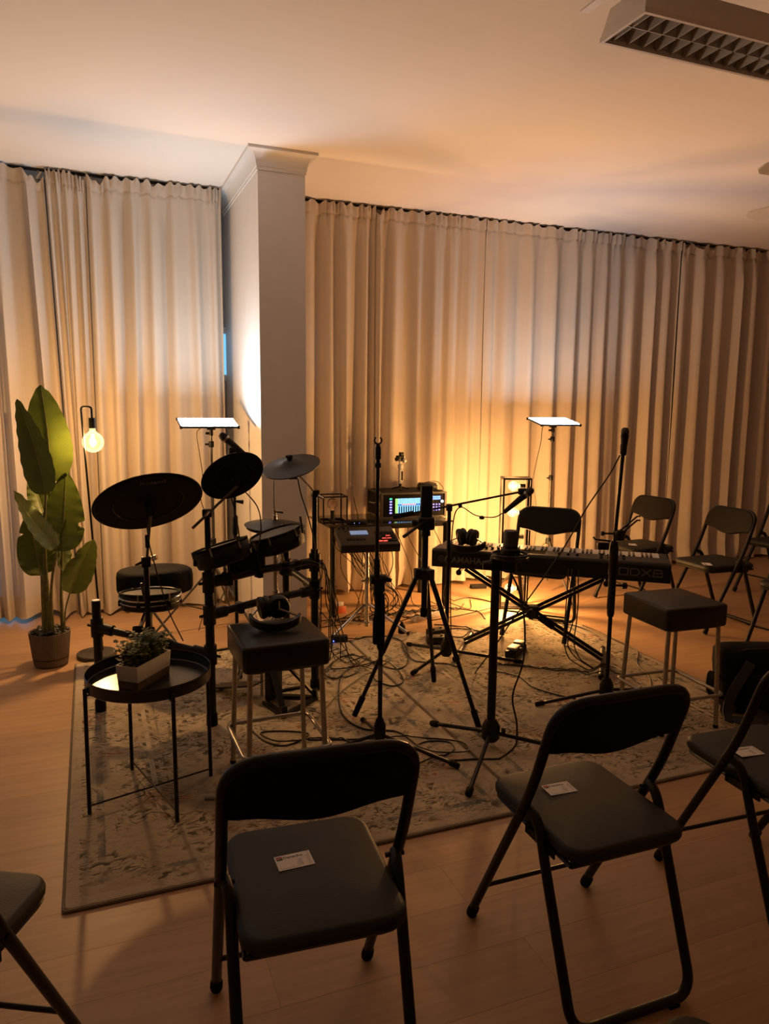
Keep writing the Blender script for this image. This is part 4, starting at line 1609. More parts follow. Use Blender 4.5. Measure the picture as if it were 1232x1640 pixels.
pad((0.535, 3.405, 0.838), (-0.25, 0.16, 0.95), 0.128, 0.085, 'tom_pad', (0.56, 3.375, 0.69))
pad((0.815, 3.480, 0.872), (-0.27, 0.06, 0.95), 0.128, 0.085, 'tom_pad', (0.86, 3.505, 0.69))
sn = pad((0.238, 3.66, 0.580), (0.03, 0.10, 1.0), 0.138, 0.078, 'snare_pad', (0.17, 3.55, 0.42))
kpart(MB().tube([Vector((0.238, 3.66, 0.573)) + Vector((math.cos(a), math.sin(a), 0)) * 0.143 for a in [2 * PI * k / 40 for k in range(40)]], 0.005, 8, closed=True), 'hoop', 'chrome', sn)
kpart(MB().tube([Vector((0.238, 3.66, 0.550)) + Vector((math.cos(a), math.sin(a), 0)) * 0.142 for a in [2 * PI * k / 40 for k in range(40)]], 0.003, 8, closed=True), 'hoop', 'chrome', sn)
# two upright rods with chrome tips beside the toms
for (x, y, z) in ((0.595, 3.30, 0.87), (0.915, 3.40, 0.93), (0.19, 3.50, 0.64)):
    kpart(MB().cyl((x + 0.012, y, z - 0.05), (x, y, z + 0.03), 0.0062, seg=8), 'tom_rod', 'stand_grey')
# sound module clipped to the upper tube
md = kpart(MB().rbox((0.665, 3.50, 0.735), (0.20, 0.07, 0.10), 0.01, R(20), n=2), 'sound_module', 'device_grey')
for k in range(5):
    kpart(MB().box((0.600 + 0.022 * k, 3.452 + 0.008 * k, 0.74), (0.010, 0.004, 0.045), R(20)), 'vent_slot', 'case_grey', md, smooth=False)
# kit wiring loom tied along the rack
for (pts) in (
        [(0.22, 3.50, 1.0), (0.225, 3.49, 0.90), (0.24, 3.49, 0.80), (0.30, 3.47, 0.55), (0.36, 3.42, 0.40)],
        [(0.64, 3.36, 1.10), (0.70, 3.35, 1.02), (0.715, 3.35, 0.92), (0.70, 3.36, 0.80), (0.72, 3.38, 0.72)],
        [(0.58, 3.36, 1.08), (0.60, 3.37, 1.0), (0.62, 3.38, 0.88), (0.62, 3.38, 0.74)],
        [(0.93, 3.50, 1.13), (0.945, 3.49, 1.05), (0.98, 3.49, 0.94), (1.02, 3.52, 0.80), (1.03, 3.55, 0.70)],
        [(0.72, 3.38, 0.72), (0.85, 3.44, 0.73), (0.98, 3.50, 0.72), (1.06, 3.54, 0.69)],
        [(0.75, 3.40, 0.715), (0.90, 3.45, 0.705), (1.00, 3.51, 0.70), (1.08, 3.54, 0.66)],
        [(0.08, 3.60, 0.42), (0.22, 3.52, 0.375), (0.36, 3.40, 0.35), (0.45, 3.32, 0.33)]):
    kpart(MB().tube(catmull(pts, 6), 0.0032, 6), 'kit_cable', 'cable_black')
kpart(MB().rbox((0.222, 3.485, 0.865), (0.020, 0.020, 0.06), 0.006, n=2), 'cable_plug', 'black_plastic')
for q in ((0.30, 3.455, 0.377), (0.62, 3.395, 0.543), (0.72, 3.44, 0.695), (0.93, 3.535, 0.695)):
    kpart(MB().rbox(q, (0.03, 0.05, 0.052), 0.01, R(20), n=2), 'cable_tie', 'black_plastic')

# ---------------------------------------------------------------- hi-hat
HX, HY = 0.905, 3.89
hh = thing('hi_hat', 'rubber hi-hat pad pair on a chrome rod and tripod stand', 'hi-hat', (HX, HY, RUG))
H_ = 0.842
MB().lathe([(0.160, -0.004), (0.163, 0.0), (0.15, 0.004), (0.07, 0.013), (0.045, 0.024), (0.012, 0.028)], (HX, HY, H_), (0.03, -0.06, 1), 48).build('top_pad', 'cymbal_top', hh, world=True)
MB().lathe([(0.012, -0.030), (0.08, -0.026), (0.148, -0.014), (0.152, -0.010), (0.14, -0.006), (0.02, -0.006)], (HX, HY, H_ - 0.006), (0.03, -0.06, 1), 48).build('bottom_pad', 'black_rubber', hh, world=True)
MB().cyl((HX, HY, 0.30), (HX - 0.004, HY, 1.085), 0.0035, seg=8).build('pull_rod', 'chrome', hh, world=True)
cl_ = MB()
cl_.cyl((HX, HY, H_ + 0.03), (HX, HY, H_ + 0.055), 0.013, seg=12)
cl_.cyl((HX, HY, H_ + 0.06), (HX, HY, H_ + 0.085), 0.010, seg=12)
cl_.cyl((HX, HY, H_ + 0.075), (HX + 0.045, HY - 0.01, H_ + 0.07), 0.005, 0.007, 8)
cl_.build('clutch', 'chrome', hh, world=True)
MB().cyl((HX, HY, 0.10), (HX, HY, H_ - 0.03), 0.0125, seg=14).build('stand_tube', 'steel', hh, world=True)
MB().lathe([(0.017, -0.02), (0.019, -0.01), (0.019, 0.012), (0.015, 0.02)], (HX, HY, 0.47), seg=14).build('collar', 'chrome', hh, world=True)
for k in range(3):
    a = R(85 + 120 * k)
    d_ = Vector((math.cos(a), math.sin(a), 0))
    b_ = Vector((HX, HY, 0))
    lg = MB().tube([b_ + d_ * 0.02 + Vector((0, 0, 0.34)), b_ + d_ * 0.27 + Vector((0, 0, RUG + 0.014))], 0.007, 8).build('leg', 'steel', hh, world=True)
    MB().tube([b_ + d_ * 0.012 + Vector((0, 0, 0.12)), b_ + d_ * 0.17 + Vector((0, 0, 0.145))], 0.005, 6).build('brace', 'steel', lg, world=True)
    MB().sphere(b_ + d_ * 0.272 + Vector((0, 0, RUG + 0.012)), 0.012, 8, 6).build('foot_cap', 'black_rubber', lg, world=True)
MB().box((HX - 0.01, HY + 0.16, RUG + 0.04), (0.08, 0.26, 0.008), 0, Matrix.Rotation(R(12), 3, 'X')).build('pedal_plate', 'black_metal', hh, smooth=False, world=True)

# ---------------------------------------------------------------- drum throne
TX, TY = 0.262, 4.12
th = thing('drum_throne', 'black padded saddle drum throne on a tripod behind the drum kit', 'throne', (TX, TY, RUG))


def saddle(r, z, k):
    out = []
    for j in range(40):
        a = 2 * PI * j / 40
        rr = r * (1 + 0.16 * math.cos(a - R(20)) + 0.05 * math.cos(2 * (a - R(20))) - 0.10 * math.exp(-((abs((a - R(200) + PI) % (2 * PI) - PI)) / 0.5) ** 2))
        out.append((TX + rr * k * math.cos(a) * 1.05, TY + rr * k * math.sin(a) * 0.85, z))
    return out


rg = [saddle(0.188, z, k) for z, k in ((0.470, 0.90), (0.476, 0.97), (0.492, 1.0), (0.560, 1.0), (0.584, 0.975), (0.596, 0.90), (0.600, 0.70), (0.594, 0.35), (0.590, 0.04))]
vs_ = [q for r_ in rg for q in r_]
fs = [tuple(reversed(range(40)))]
for i in range(len(rg) - 1):
    for j in range(40):
        fs.append((i * 40 + j, i * 40 + (j + 1) % 40, (i + 1) * 40 + (j + 1) % 40, (i + 1) * 40 + j))
fs.append(tuple(range(8 * 40, 9 * 40)))
MB().add(vs_, fs).build('seat', 'throne_cloth', th, world=True, angle=70)
MB().tube(catmull([(TX + 0.02, TY - 0.13, 0.595), (TX + 0.09, TY - 0.13, 0.595), (TX + 0.15, TY - 0.08, 0.594)], 5), 0.0025, 6).build('seam', 'throne_cloth', th, world=True)
MB().cyl((TX, TY, 0.20), (TX, TY, 0.47), 0.014, seg=14).build('post', 'steel', th, world=True)
MB().box((TX, TY, 0.462), (0.14, 0.14, 0.012)).build('seat_plate', 'black_metal', th, smooth=False, world=True)
for k in range(3):
    a = R(-20 + 120 * k)
    d_ = Vector((math.cos(a), math.sin(a), 0))
    b_ = Vector((TX, TY, 0))
    lg = MB().tube([b_ + d_ * 0.02 + Vector((0, 0, 0.36)), b_ + d_ * 0.25 + Vector((0, 0, RUG + 0.014))], 0.0085, 8).build('leg', 'steel', th, world=True)
    MB().tube([b_ + d_ * 0.012 + Vector((0, 0, 0.21)), b_ + d_ * 0.15 + Vector((0, 0, 0.165))], 0.006, 6).build('brace', 'steel', lg, world=True)
    MB().sphere(b_ + d_ * 0.252 + Vector((0, 0, RUG + 0.013)), 0.013, 8, 6).build('foot_cap', 'black_rubber', lg, world=True)

# ---------------------------------------------------------------- kick pad tower with pedal
kk = thing('kick_pad', 'black kick drum tower with triangular side braces, behind the headphone stool', 'kick pad', (0.80, 3.50, RUG))
ku = Vector((0.80, 3.50, 0))
kd = Vector((0.62, -0.78, 0)).normalized()   # towards the audience
ks = Vector((0.78, 0.62, 0)).normalized()


def K(a, b, z):
    return ku + ks * a + kd * b + Vector((0, 0, z + RUG))


def kbar(name, p0, p1, w=0.022, h=0.012):
    p0, p1 = Vector(p0), Vector(p1)
    d_ = (p1 - p0).normalized()
    s_ = d_.cross(Vector((0, 0, 1)))
    s_ = s_.normalized() if s_.length > 0.05 else ks.copy()
    u_ = s_.cross(d_)
    M_ = Matrix.Identity(3)
    for i in range(3):
        M_[i][0], M_[i][1], M_[i][2] = d_[i], s_[i], u_[i]
    return MB().box((p0 + p1) / 2, ((p1 - p0).length, w, h), M=M_).build(name, 'black_metal', kk, smooth=False, world=True)


MB().rbox(K(0, 0, 0.20), (0.10, 0.045, 0.36), 0.014, math.atan2(ks.y, ks.x), n=2).build('tower', 'black_plastic', kk, world=True)
MB().lathe([(0.078, 0), (0.082, 0.01), (0.082, 0.03), (0.07, 0.036), (0.0, 0.036)], K(0, -0.02, 0.27), -kd, 28).build('pad', 'black_rubber', kk, world=True)
for s in (-1, 1):
    kbar('base_bar', K(s * 0.045, -0.02, 0.010), K(s * 0.135, 0.17, 0.010), 0.030, 0.016)
    kbar('side_brace', K(s * 0.040, 0.02, 0.21), K(s * 0.125, 0.155, 0.03), 0.030, 0.012)
    kbar('side_post', K(s * 0.130, 0.165, 0.004), K(s * 0.128, 0.160, 0.055), 0.028, 0.02)
kbar('front_bar', K(-0.135, 0.165, 0.010), K(0.135, 0.165, 0.010), 0.024, 0.016)
kbar('mid_bar', K(-0.05, 0.03, 0.07), K(0.115, 0.10, 0.06), 0.02, 0.012)
MB().box(K(-0.02, -0.22, 0.05), (0.085, 0.28, 0.008), M=Matrix.Rotation(math.atan2(ks.y, ks.x), 3, 'Z') @ Matrix.Rotation(R(-14), 3, 'X')).build('pedal_plate', 'black_metal', kk, smooth=False, world=True)
MB().tube([K(-0.02, -0.09, 0.16), K(-0.02, -0.05, 0.30)], 0.005, 8).build('beater', 'steel', kk, world=True)
for s in (-1, 1):
    MB().cyl(K(-0.02 + s * 0.05, -0.10, 0.0), K(-0.02 + s * 0.05, -0.10, 0.17), 0.008, seg=10).build('pedal_post', 'steel', kk, world=True)


# ================================================================ microphone and camera stands
def tripod_base(t, c, feet, hub_z, leg_r=0.0078, cap=0.0125, hub_r=0.026, zf=RUG, leg_mat='black_metal', drop=0.0):
    c = Vector((c[0], c[1], 0))
    MB().lathe([(hub_r * 0.7, -0.035), (hub_r, -0.02), (hub_r, 0.03), (hub_r * 0.55, 0.065)], c + Vector((0, 0, hub_z)), seg=16).build('hub', 'black_plastic', t, world=True)
    for f in feet:
        f = Vector((f[0], f[1], zf + cap))
        d_ = (f - c - Vector((0, 0, hub_z))).normalized()
        p0 = c + Vector((d_.x, d_.y, 0)) * hub_r * 0.6 + Vector((0, 0, hub_z - drop))
        lo = MB().tube([p0, f - d_ * 0.03], leg_r, 10).build('leg', leg_mat, t, world=True)
        MB().lathe([(cap * 0.75, 0), (cap, 0.006), (cap, 0.038), (cap * 0.8, 0.045)], f - d_ * 0.042, d_, 10).build('foot_cap', 'black_rubber', lo, world=True)


def vocal_mic(t, tail, head, name='microphone', ball=0.0245, band='steel', body='black_plastic', ballmat='dark_mesh'):
    tail, head = Vector(tail), Vector(head)
    d_ = (head - tail)
    L = d_.length
    o = MB().lathe([(0.0, 0), (0.011, 0.001), (0.012, 0.01), (0.0185, L * 0.62), (0.020, L * 0.70), (0.022, L * 0.72)], tail, d_, 18).build(name, body, t, world=True)
    MB().lathe([(ball * 0.86, L * 0.72), (ball, L * 0.77), (ball, L * 0.79)], tail, d_, 18).build('band', band, o, world=True)
    MB().lathe([(ball * 0.96, L * 0.78), (ball, L * 0.84), (ball * 0.92, L * 0.92), (ball * 0.6, L * 0.985), (0.0, L)], tail, d_, 18).build('grille', ballmat, o, world=True)
    return o


# boom stand with an empty C-shaped clip, its boom folded upright
c = (1.102, 2.812)
t = thing('microphone_stand', 'black boom stand folded upright with an empty C-shaped clip', 'mic stand', (c[0], c[1], RUG))
tripod_base(t, c, ((1.350, 2.552), (0.885, 2.868), (1.135, 3.12)), 0.10, drop=0.01)
MB().cyl((c[0], c[1], 0.08), (c[0], c[1], 0.73), 0.0098, seg=14).build('lower_tube', 'black_metal', t, world=True)
MB().lathe([(0.013, 0.0), (0.0165, 0.01), (0.0175, 0.08), (0.0165, 0.20), (0.0145, 0.24)], (c[0], c[1], 0.47), seg=16).build('height_grip', 'black_rubber', t, world=True)
MB().cyl((c[0], c[1], 0.335), (c[0], c[1], 0.40), 0.0104, seg=14).build('sticker', 'print_grey', t, world=True)
ox = Vector((-0.020, 0.004, 0))
cj = MB()
cj.cyl((c[0] + 0.02, c[1], 0.772), (c[0] - 0.045, c[1] + 0.01, 0.772), 0.020, seg=16)
cj.box((c[0], c[1], 0.745), (0.024, 0.02, 0.05))
j_ = cj.build('boom_joint', 'black_plastic', t, world=True)
MB().cyl((c[0] + 0.018, c[1] - 0.004, 0.772), (c[0] + 0.042, c[1] - 0.008, 0.765), 0.012, 0.008, 8).build('joint_knob', 'black_plastic', j_, world=True)
MB().cyl((c[0] + ox.x, c[1], 0.50), (c[0] + ox.x, c[1], 1.29), 0.0085, seg=14).build('boom', 'black_metal', t, world=True)
MB().lathe([(0.012, 0), (0.0155, 0.006), (0.0155, 0.11), (0.010, 0.125)], (c[0] + ox.x, c[1], 0.495), seg=14).build('counterweight', 'black_rubber', t, world=True)
MB().lathe([(0.013, 0), (0.013, 0.16)], (c[0] + ox.x, c[1], 0.70), seg=14).build('boom_sleeve', 'black_plastic', t, world=True)
MB().lathe([(0.0145, 0), (0.0145, 0.018)], (c[0] + ox.x, c[1], 1.238), seg=14).build('collar', 'black_plastic', t, world=True)
MB().lathe([(0.0130, 0), (0.0130, 0.04), (0.010, 0.052), (0.006, 0.06)], (c[0] + ox.x, c[1], 1.272), seg=14).build('clip_base', 'black_plastic', t, world=True)
cc = Vector((c[0] + ox.x, c[1], 1.348))
rt = Vector((0.93, -0.368, 0))
MB().tube([cc + (rt * math.cos(a) + Vector((0, 0, 1)) * math.sin(a)) * 0.0145 for a in [R(125 + 290 * k / 20) for k in range(21)]], 0.0036, 8).build('clip', 'black_plastic', t, world=True)

# camera tripod with a phone in its clamp
c = (1.452, 3.140)
t = thing('camera_tripod', 'black three-legged camera tripod with a phone clamp facing the desk', 'tripod', (c[0], c[1], RUG))
apex = 0.70
for f in ((1.110, 3.169), (1.662, 3.450), (1.589, 2.800)):
    fv = Vector((f[0], f[1], RUG + 0.01))
    a0 = Vector((c[0], c[1], apex))
    hd = Vector((fv.x - a0.x, fv.y - a0.y, 0)).normalized()
    p0 = a0 + hd * 0.035
    lo = MB().tube([p0, p0.lerp(fv, 0.55)], 0.0125, 10).build('leg', 'black_metal', t, world=True)
    MB().tube([p0.lerp(fv, 0.5), p0.lerp(fv, 0.93)], 0.0100, 10).build('leg_section', 'black_metal', lo, world=True)
    MB().tube([p0.lerp(fv, 0.86), p0.lerp(fv, 0.995)], 0.0150, 10, r_end=0.013).build('foot_cap', 'black_rubber', lo, world=True)
    MB().rbox(p0, (0.035, 0.035, 0.05), 0.008, math.atan2(hd.y, hd.x), n=2).build('leg_hinge', 'black_plastic', lo, world=True)
MB().lathe([(0.022, -0.03), (0.032, -0.015), (0.032, 0.02), (0.02, 0.03)], (c[0], c[1], apex), seg=18).build('collar', 'black_plastic', t, world=True)
MB().cyl((c[0], c[1], 0.50), (c[0], c[1], 0.90), 0.0145, seg=16).build('centre_column', 'black_metal', t, world=True)
MB().cyl((c[0], c[1], 0.49), (c[0], c[1], 0.53), 0.018, seg=16).build('column_cap', 'black_rubber', t, world=True)
hd_ = MB().rbox((c[0], c[1], 0.942), (0.085, 0.07, 0.062), 0.02, R(-20), n=3).build('pan_head', 'black_plastic', t, world=True)
MB().lathe([(0.024, 0), (0.024, 0.02), (0.018, 0.03)], (c[0], c[1], 0.882), seg=16).build('column_lock', 'black_plastic', t, world=True)
MB().cyl((c[0] - 0.03, c[1] + 0.01, 0.94), (c[0] - 0.062, c[1] + 0.02, 0.945), 0.018, 0.016, 10).build('tilt_knob', 'black_plastic', hd_, world=True)
MB().cyl((c[0] - 0.01, c[1] - 0.02, 0.955), (c[0] - 0.15, c[1] - 0.09, 0.90), 0.006, 0.008, 8).build('pan_handle', 'black_metal', hd_, world=True)
pc = MB().rbox((c[0] + 0.003, c[1], 1.045), (0.030, 0.058, 0.150), 0.012, R(70), n=3).build('phone_clamp', 'black_plastic', t, world=True)

# fat stand with a condenser microphone in a shock mount
c = (1.565, 2.672)
t = thing('microphone_stand', 'thick black stand holding a condenser microphone in a shock mount', 'mic stand', (c[0], c[1], RUG))
tripod_base(t, c, ((1.280, 2.337), (1.420, 2.965), (1.860, 2.520)), 0.085, 0.0092, 0.015, 0.040)
MB().cyl((c[0], c[1], 0.09), (c[0], c[1], 0.845), 0.0185, seg=18).build('tube', 'black_metal', t, world=True)
MB().cyl((c[0] + 0.035, c[1] - 0.03, 0.10), (c[0] + 0.05, c[1] - 0.04, 0.10), 0.016, seg=12).build('hub_knob', 'black_plastic', t, world=True)
mj = MB().rbox((c[0], c[1], 0.835), (0.052, 0.045, 0.06), 0.014, R(-20), n=3).build('clutch', 'black_plastic', t, world=True)
MB().cyl((c[0] - 0.02, c[1], 0.83), (c[0] - 0.055, c[1] + 0.015, 0.828), 0.022, 0.018, 12).build('clutch_knob', 'black_plastic', mj, world=True)
mc_ = Vector((c[0] + 0.056, c[1] - 0.018, 0.0))
sm = MB()
for z in (0.862, 0.876):
    sm.tube([mc_ + Vector((0.076 * math.cos(a), 0.076 * math.sin(a), z)) for a in [2 * PI * k / 32 for k in range(32)]], 0.005, 8, closed=True)
so = sm.build('shock_mount', 'black_metal', t, world=True)
for k in range(6):
    a = R(60 * k + 15)
    MB().tube([mc_ + Vector((0.074 * math.cos(a), 0.074 * math.sin(a), 0.878)), mc_ + Vector((0.034 * math.cos(a + .4), 0.034 * math.sin(a + .4), 0.884))], 0.0022, 5).build('elastic', 'black_rubber', so, world=True)
MB().lathe([(0.040, 0.868), (0.041, 0.880), (0.041, 0.897), (0.036, 0.902)], mc_, seg=20).build('cradle', 'black_plastic', so, world=True)
mo = MB().lathe([(0.026, 0.80), (0.029, 0.81), (0.031, 0.90), (0.031, 0.915)], mc_, seg=20).build('microphone', 'black_plastic', t, world=True)
MB().lathe([(0.0315, 0.912), (0.0315, 0.965), (0.028, 0.976), (0.0, 0.978)], mc_, seg=20).build('grille', 'dark_mesh', mo, world=True)

# tall straight stand with a clamp arm, by the right end of the keyboard
c = (2.372, 2.921)
t = thing('microphone_stand', 'tall black stand with upright microphone and a folded clamp arm', 'mic stand', (c[0], c[1], RUG))
tripod_base(t, c, ((2.005, 2.99), (2.640, 2.965), (2.47, 2.62)), 0.075, 0.0085, 0.0125, 0.034)
MB().cyl((c[0], c[1], 0.08), (c[0], c[1], 0.60), 0.0105, seg=14).build('lower_tube', 'black_metal', t, world=True)
MB().lathe([(0.015, 0), (0.0185, 0.02), (0.0185, 0.20), (0.022, 0.24), (0.022, 0.34), (0.016, 0.38)], (c[0], c[1], 0.46), seg=16).build('clutch', 'black_plastic', t, world=True)
MB().cyl((c[0], c[1], 0.62), (c[0] + 0.05, c[1] - 0.02, 0.617), 0.006, seg=8).build('clutch_screw', 'black_plastic', t, world=True)
MB().cyl((c[0] + 0.045, c[1] - 0.018, 0.617), (c[0] + 0.066, c[1] - 0.026, 0.617), 0.016, seg=10).build('clutch_knob', 'black_plastic', t, world=True)
tp0 = Vector((c[0] - 0.012, c[1] + 0.005, 0.50))
tp1 = Vector((c[0] + 0.018, c[1] - 0.006, 1.29))
MB().cyl(tp0, tp1, 0.0088, seg=14).build('upper_tube', 'black_metal', t, world=True)
MB().lathe([(0.011, 0), (0.016, 0.01), (0.016, 0.05), (0.013, 0.06)], tp1 - Vector((0, 0, 0.03)), seg=14).build('mic_clip', 'black_plastic', t, world=True)
vocal_mic(t, tp1 + Vector((0.002, 0, -0.02)), tp1 + Vector((0.004, 0, 0.105)), ball=0.019, band='black_metal')
lat = Vector((0.93, -0.368, 0))
b0 = Vector((c[0], c[1], 0.86))
arm = MB()
for k in (0, 1):
    o_ = Vector((0, 0, 0.020 * k))
    arm.tube([b0 + o_ + lat * 0.01, b0 + o_ + lat * 0.105 + Vector((0, 0, 0.085)), b0 + o_ + lat * 0.120 + Vector((0, 0, 0.085))], 0.0045, 6)
ao = arm.build('arm', 'black_metal', t, world=True)
MB().rbox(b0 + lat * 0.02 + Vector((0, 0, 0.01)), (0.05, 0.04, 0.05), 0.01, n=2).build('arm_joint', 'black_plastic', ao, world=True)
MB().rbox(b0 - lat * 0.055 + Vector((0, 0, -0.045)), (0.055, 0.03, 0.035), 0.008, R(-21), n=2).build('spring_clamp', 'black_plastic', ao, world=True)
MB().tube([b0 - lat * 0.02 + Vector((0, 0, -0.02)), b0 - lat * 0.095 + Vector((0, 0, -0.012)), b0 - lat * 0.105 + Vector((0, 0, 0.0))], 0.005, 6).build('hook', 'black_metal', ao, world=True)
MB().sphere(b0 - lat * 0.06 + Vector((0, 0, 0.018)), 0.012, 8, 6).build('knob', 'black_plastic', ao, world=True)
MB().cyl(b0 - lat * 0.055 + Vector((0, 0, 0.018)), b0 + Vector((0, 0, 0.018)), 0.005, seg=6).build('knob_screw', 'black_metal', ao, world=True)

# boom stand reaching over the keyboard
c = (1.872, 3.732)
t = thing('microphone_stand', 'black boom stand holding a vocal microphone over the keyboard', 'mic stand', (c[0], c[1], RUG))
tripod_base(t, c, ((1.595, 3.592), (2.267, 3.549), (1.775, 4.07)), 0.085, 0.0095, 0.0135, 0.034)
MB().cyl((c[0], c[1], 0.09), (c[0], c[1], 0.62), 0.0125, seg=14).build('lower_tube', 'black_metal', t, world=True)
MB().lathe([(0.015, 0), (0.019, 0.01), (0.019, 0.03), (0.014, 0.04)], (c[0], c[1], 0.60), seg=14).build('clutch', 'black_plastic', t, world=True)
MB().cyl((c[0], c[1], 0.60), (c[0], c[1], 0.915), 0.0115, seg=14).build('upper_tube', 'black_metal', t, world=True)
MB().rbox((c[0], c[1], 0.920), (0.035, 0.05, 0.04), 0.01, R(-21), n=2).build('boom_joint', 'black_plastic', t, world=True)
pv = Vector((c[0], c[1], 0.922))
bl = pv + Vector((-0.302, 0.104, -0.058))
brr = pv + Vector((0.383, -0.148, 0.093))
MB().cyl(bl, brr, 0.0062, seg=10).build('boom', 'black_metal', t, world=True)
MB().cyl(bl, bl.lerp(brr, 0.16), 0.014, seg=12).build('counterweight', 'black_rubber', t, world=True)
MB().cyl(pv + lat * 0.05 + Vector((0, 0, 0.008)), pv + lat * 0.07 + Vector((0, 0, 0.012)), 0.014, seg=10).build('cable_clip', 'black_plastic', t, world=True)
MB().rbox(brr, (0.05, 0.03, 0.035), 0.008, R(-21), n=2).build('mic_clip', 'black_plastic', t, world=True)
vocal_mic(t, pv + lat * 0.307 + Vector((0, 0, -0.028)), pv + lat * 0.468 + Vector((0, 0, 0.112)), ball=0.024)
MB().tube(catmull([pv + lat * 0.307 + Vector((0, 0, -0.028)), pv + lat * 0.25 + Vector((0, 0, -0.055)), pv + lat * 0.15 + Vector((0, 0, -0.045)), pv + lat * 0.06 + Vector((0, 0, 0.0)), pv + Vector((0.012, -0.024, -0.10)), pv + Vector((0.006, -0.024, -0.45)), pv + Vector((0.014, -0.036, -0.80))], 6), 0.0034, 6).build('microphone_cable', 'cable_black', t, world=True)
MB().sphere(pv + lat * 0.185 + Vector((0, 0, -0.058)), 0.014, 8, 6, (1.3, 1, .8)).build('cable_knot', 'cable_black', t, world=True)

# short stand with an overhead microphone behind the drum kit
c = (0.735, 4.13)
t = thing('microphone_stand', 'black stand with a grey microphone tilted over the drum kit', 'mic stand', (c[0], c[1], RUG))
tripod_base(t, c, ((0.52, 4.33), (0.98, 4.26), (0.70, 3.86)), 0.10)
MB().cyl((c[0], c[1], 0.09), (c[0], c[1], 0.80), 0.0105, seg=14).build('lower_tube', 'black_metal', t, world=True)
MB().lathe([(0.014, 0), (0.0165, 0.01), (0.0165, 0.10), (0.013, 0.11)], (c[0], c[1], 0.76), seg=14).build('clutch', 'black_plastic', t, world=True)
MB().cyl((c[0], c[1], 0.95), (c[0] + 0.045, c[1] - 0.018, 0.945), 0.006, 0.012, 8).build('clutch_knob', 'black_plastic', t, world=True)
MB().cyl((c[0], c[1], 0.80), (c[0], c[1], 1.20), 0.0085, seg=14).build('upper_tube', 'black_metal', t, world=True)
MB().rbox((c[0] - 0.002, c[1], 1.225), (0.05, 0.035, 0.05), 0.012, R(-21), n=2).build('mic_clip', 'black_plastic', t, world=True)
ct = Vector((c[0], c[1], 1.255))
vocal_mic(t, ct + lat * 0.075 + Vector((0, 0, -0.055)), ct - lat * 0.075 + Vector((0, 0, 0.068)), ball=0.023, body='device_grey', ballmat='case_grey')
MB().cyl(ct + lat * 0.072 + Vector((0, 0, -0.052)), ct + lat * 0.11 + Vector((0, 0, -0.085)), 0.009, 0.005, 10).build('plug', 'rack_aluminium', t, world=True)

# ================================================================ keyboard on its X stand
KA = R(-38.6)
KO = Vector((1.832, 3.867, 0.0))
KL, KD = 1.313, 0.40
ZB, ZT = 0.552, 0.660
kb = thing('stage_keyboard', 'black 88-key stage keyboard with white lettering on its back panel', 'keyboard', (KO.x, KO.y, ZB), KA)


def kz(z):
    return z - ZB


body = MB()
prof = [(0.0, kz(0.560)), (0.004, kz(0.556)), (0.03, kz(ZB)), (KD, kz(ZB)), (KD + 0.004, kz(0.575)), (KD, kz(0.612)), (0.215, kz(0.618)), (0.212, kz(0.652)), (0.02, kz(ZT)), (0.006, kz(ZT) - 0.003), (0.0, kz(ZT) - 0.012)]
body.prism(prof, 0.0, KL, lambda u, v, w: Vector((w, u, v)))
body.build('case', 'black_plastic', kb, smooth=False)
for s in (0, 1):
    MB().rbox((0.021 if s == 0 else KL - 0.021, 0.30, kz(0.628)), (0.043, 0.20, 0.034), 0.008, n=2).build('end_block', 'device_grey', kb)
MB().box((KL / 2, 0.110, kz(0.6568)), (KL - 0.03, 0.185, 0.003), 0, Matrix.Rotation(R(-2.2), 3, 'X')).build('control_panel', 'device_grey', kb, smooth=False)
kw = 1.222 / 52
x0k = (KL - 1.222) / 2
wk0 = None
for k in range(52):
    if wk0 is None:
        wk0 = MB().box((0, 0.305, kz(0.632)), (kw - 0.0012, 0.175, 0.026)).build('white_key', 'key_white', kb, smooth=False)
        o = wk0
    else:
        o = wk0.copy()
        col.objects.link(o)
        o.parent = kb
    o.location = (x0k + kw * (k + 0.5), 0, 0)
bk0 = None
# seen from the back the octave runs mirrored; black keys after C D F G A
for k in range(51):
    if k % 7 in (1, 4):
        continue
    if bk0 is None:
        bk0 = MB().rbox((0, 0.265, kz(0.651)), (0.0115, 0.095, 0.016), 0.003, n=1).build('black_key', 'key_black', kb)
        o = bk0
    else:
        o = bk0.copy()
        col.objects.link(o)
        o.parent = kb
    o.location = (x0k + kw * (k + 1), 0, 0)
kn0 = None
for (u, w) in [(0.95 + 0.04 * i, 0.06) for i in range(4)] + [(0.95 + 0.04 * i, 0.14) for i in range(4)] + [(0.30 + 0.035 * i, 0.13) for i in range(4)] + [(0.72 + 0.05 * i, 0.09) for i in range(3)]:
    if kn0 is None:
        kn0 = MB().lathe([(0.0085, 0), (0.0085, 0.012), (0.007, 0.0145), (0.0, 0.015)], seg=12).build('control_knob', 'black_plastic', kb)
        o = kn0
    else:
        o = kn0.copy()
        col.objects.link(o)
        o.parent = kb
    o.location = (u, w, kz(0.6565))
MB().box((0.56, 0.115, kz(0.6600)), (0.16, 0.10, 0.003)).build('display', 'desk_glass', kb, smooth=False)
# rear connectors
for i in range(9):
    MB().cyl((0.44 + 0.04 * i, 0.002, kz(0.600)), (0.44 + 0.04 * i, -0.003, kz(0.600)), 0.0065, seg=10).build('socket', 'black_metal', kb)
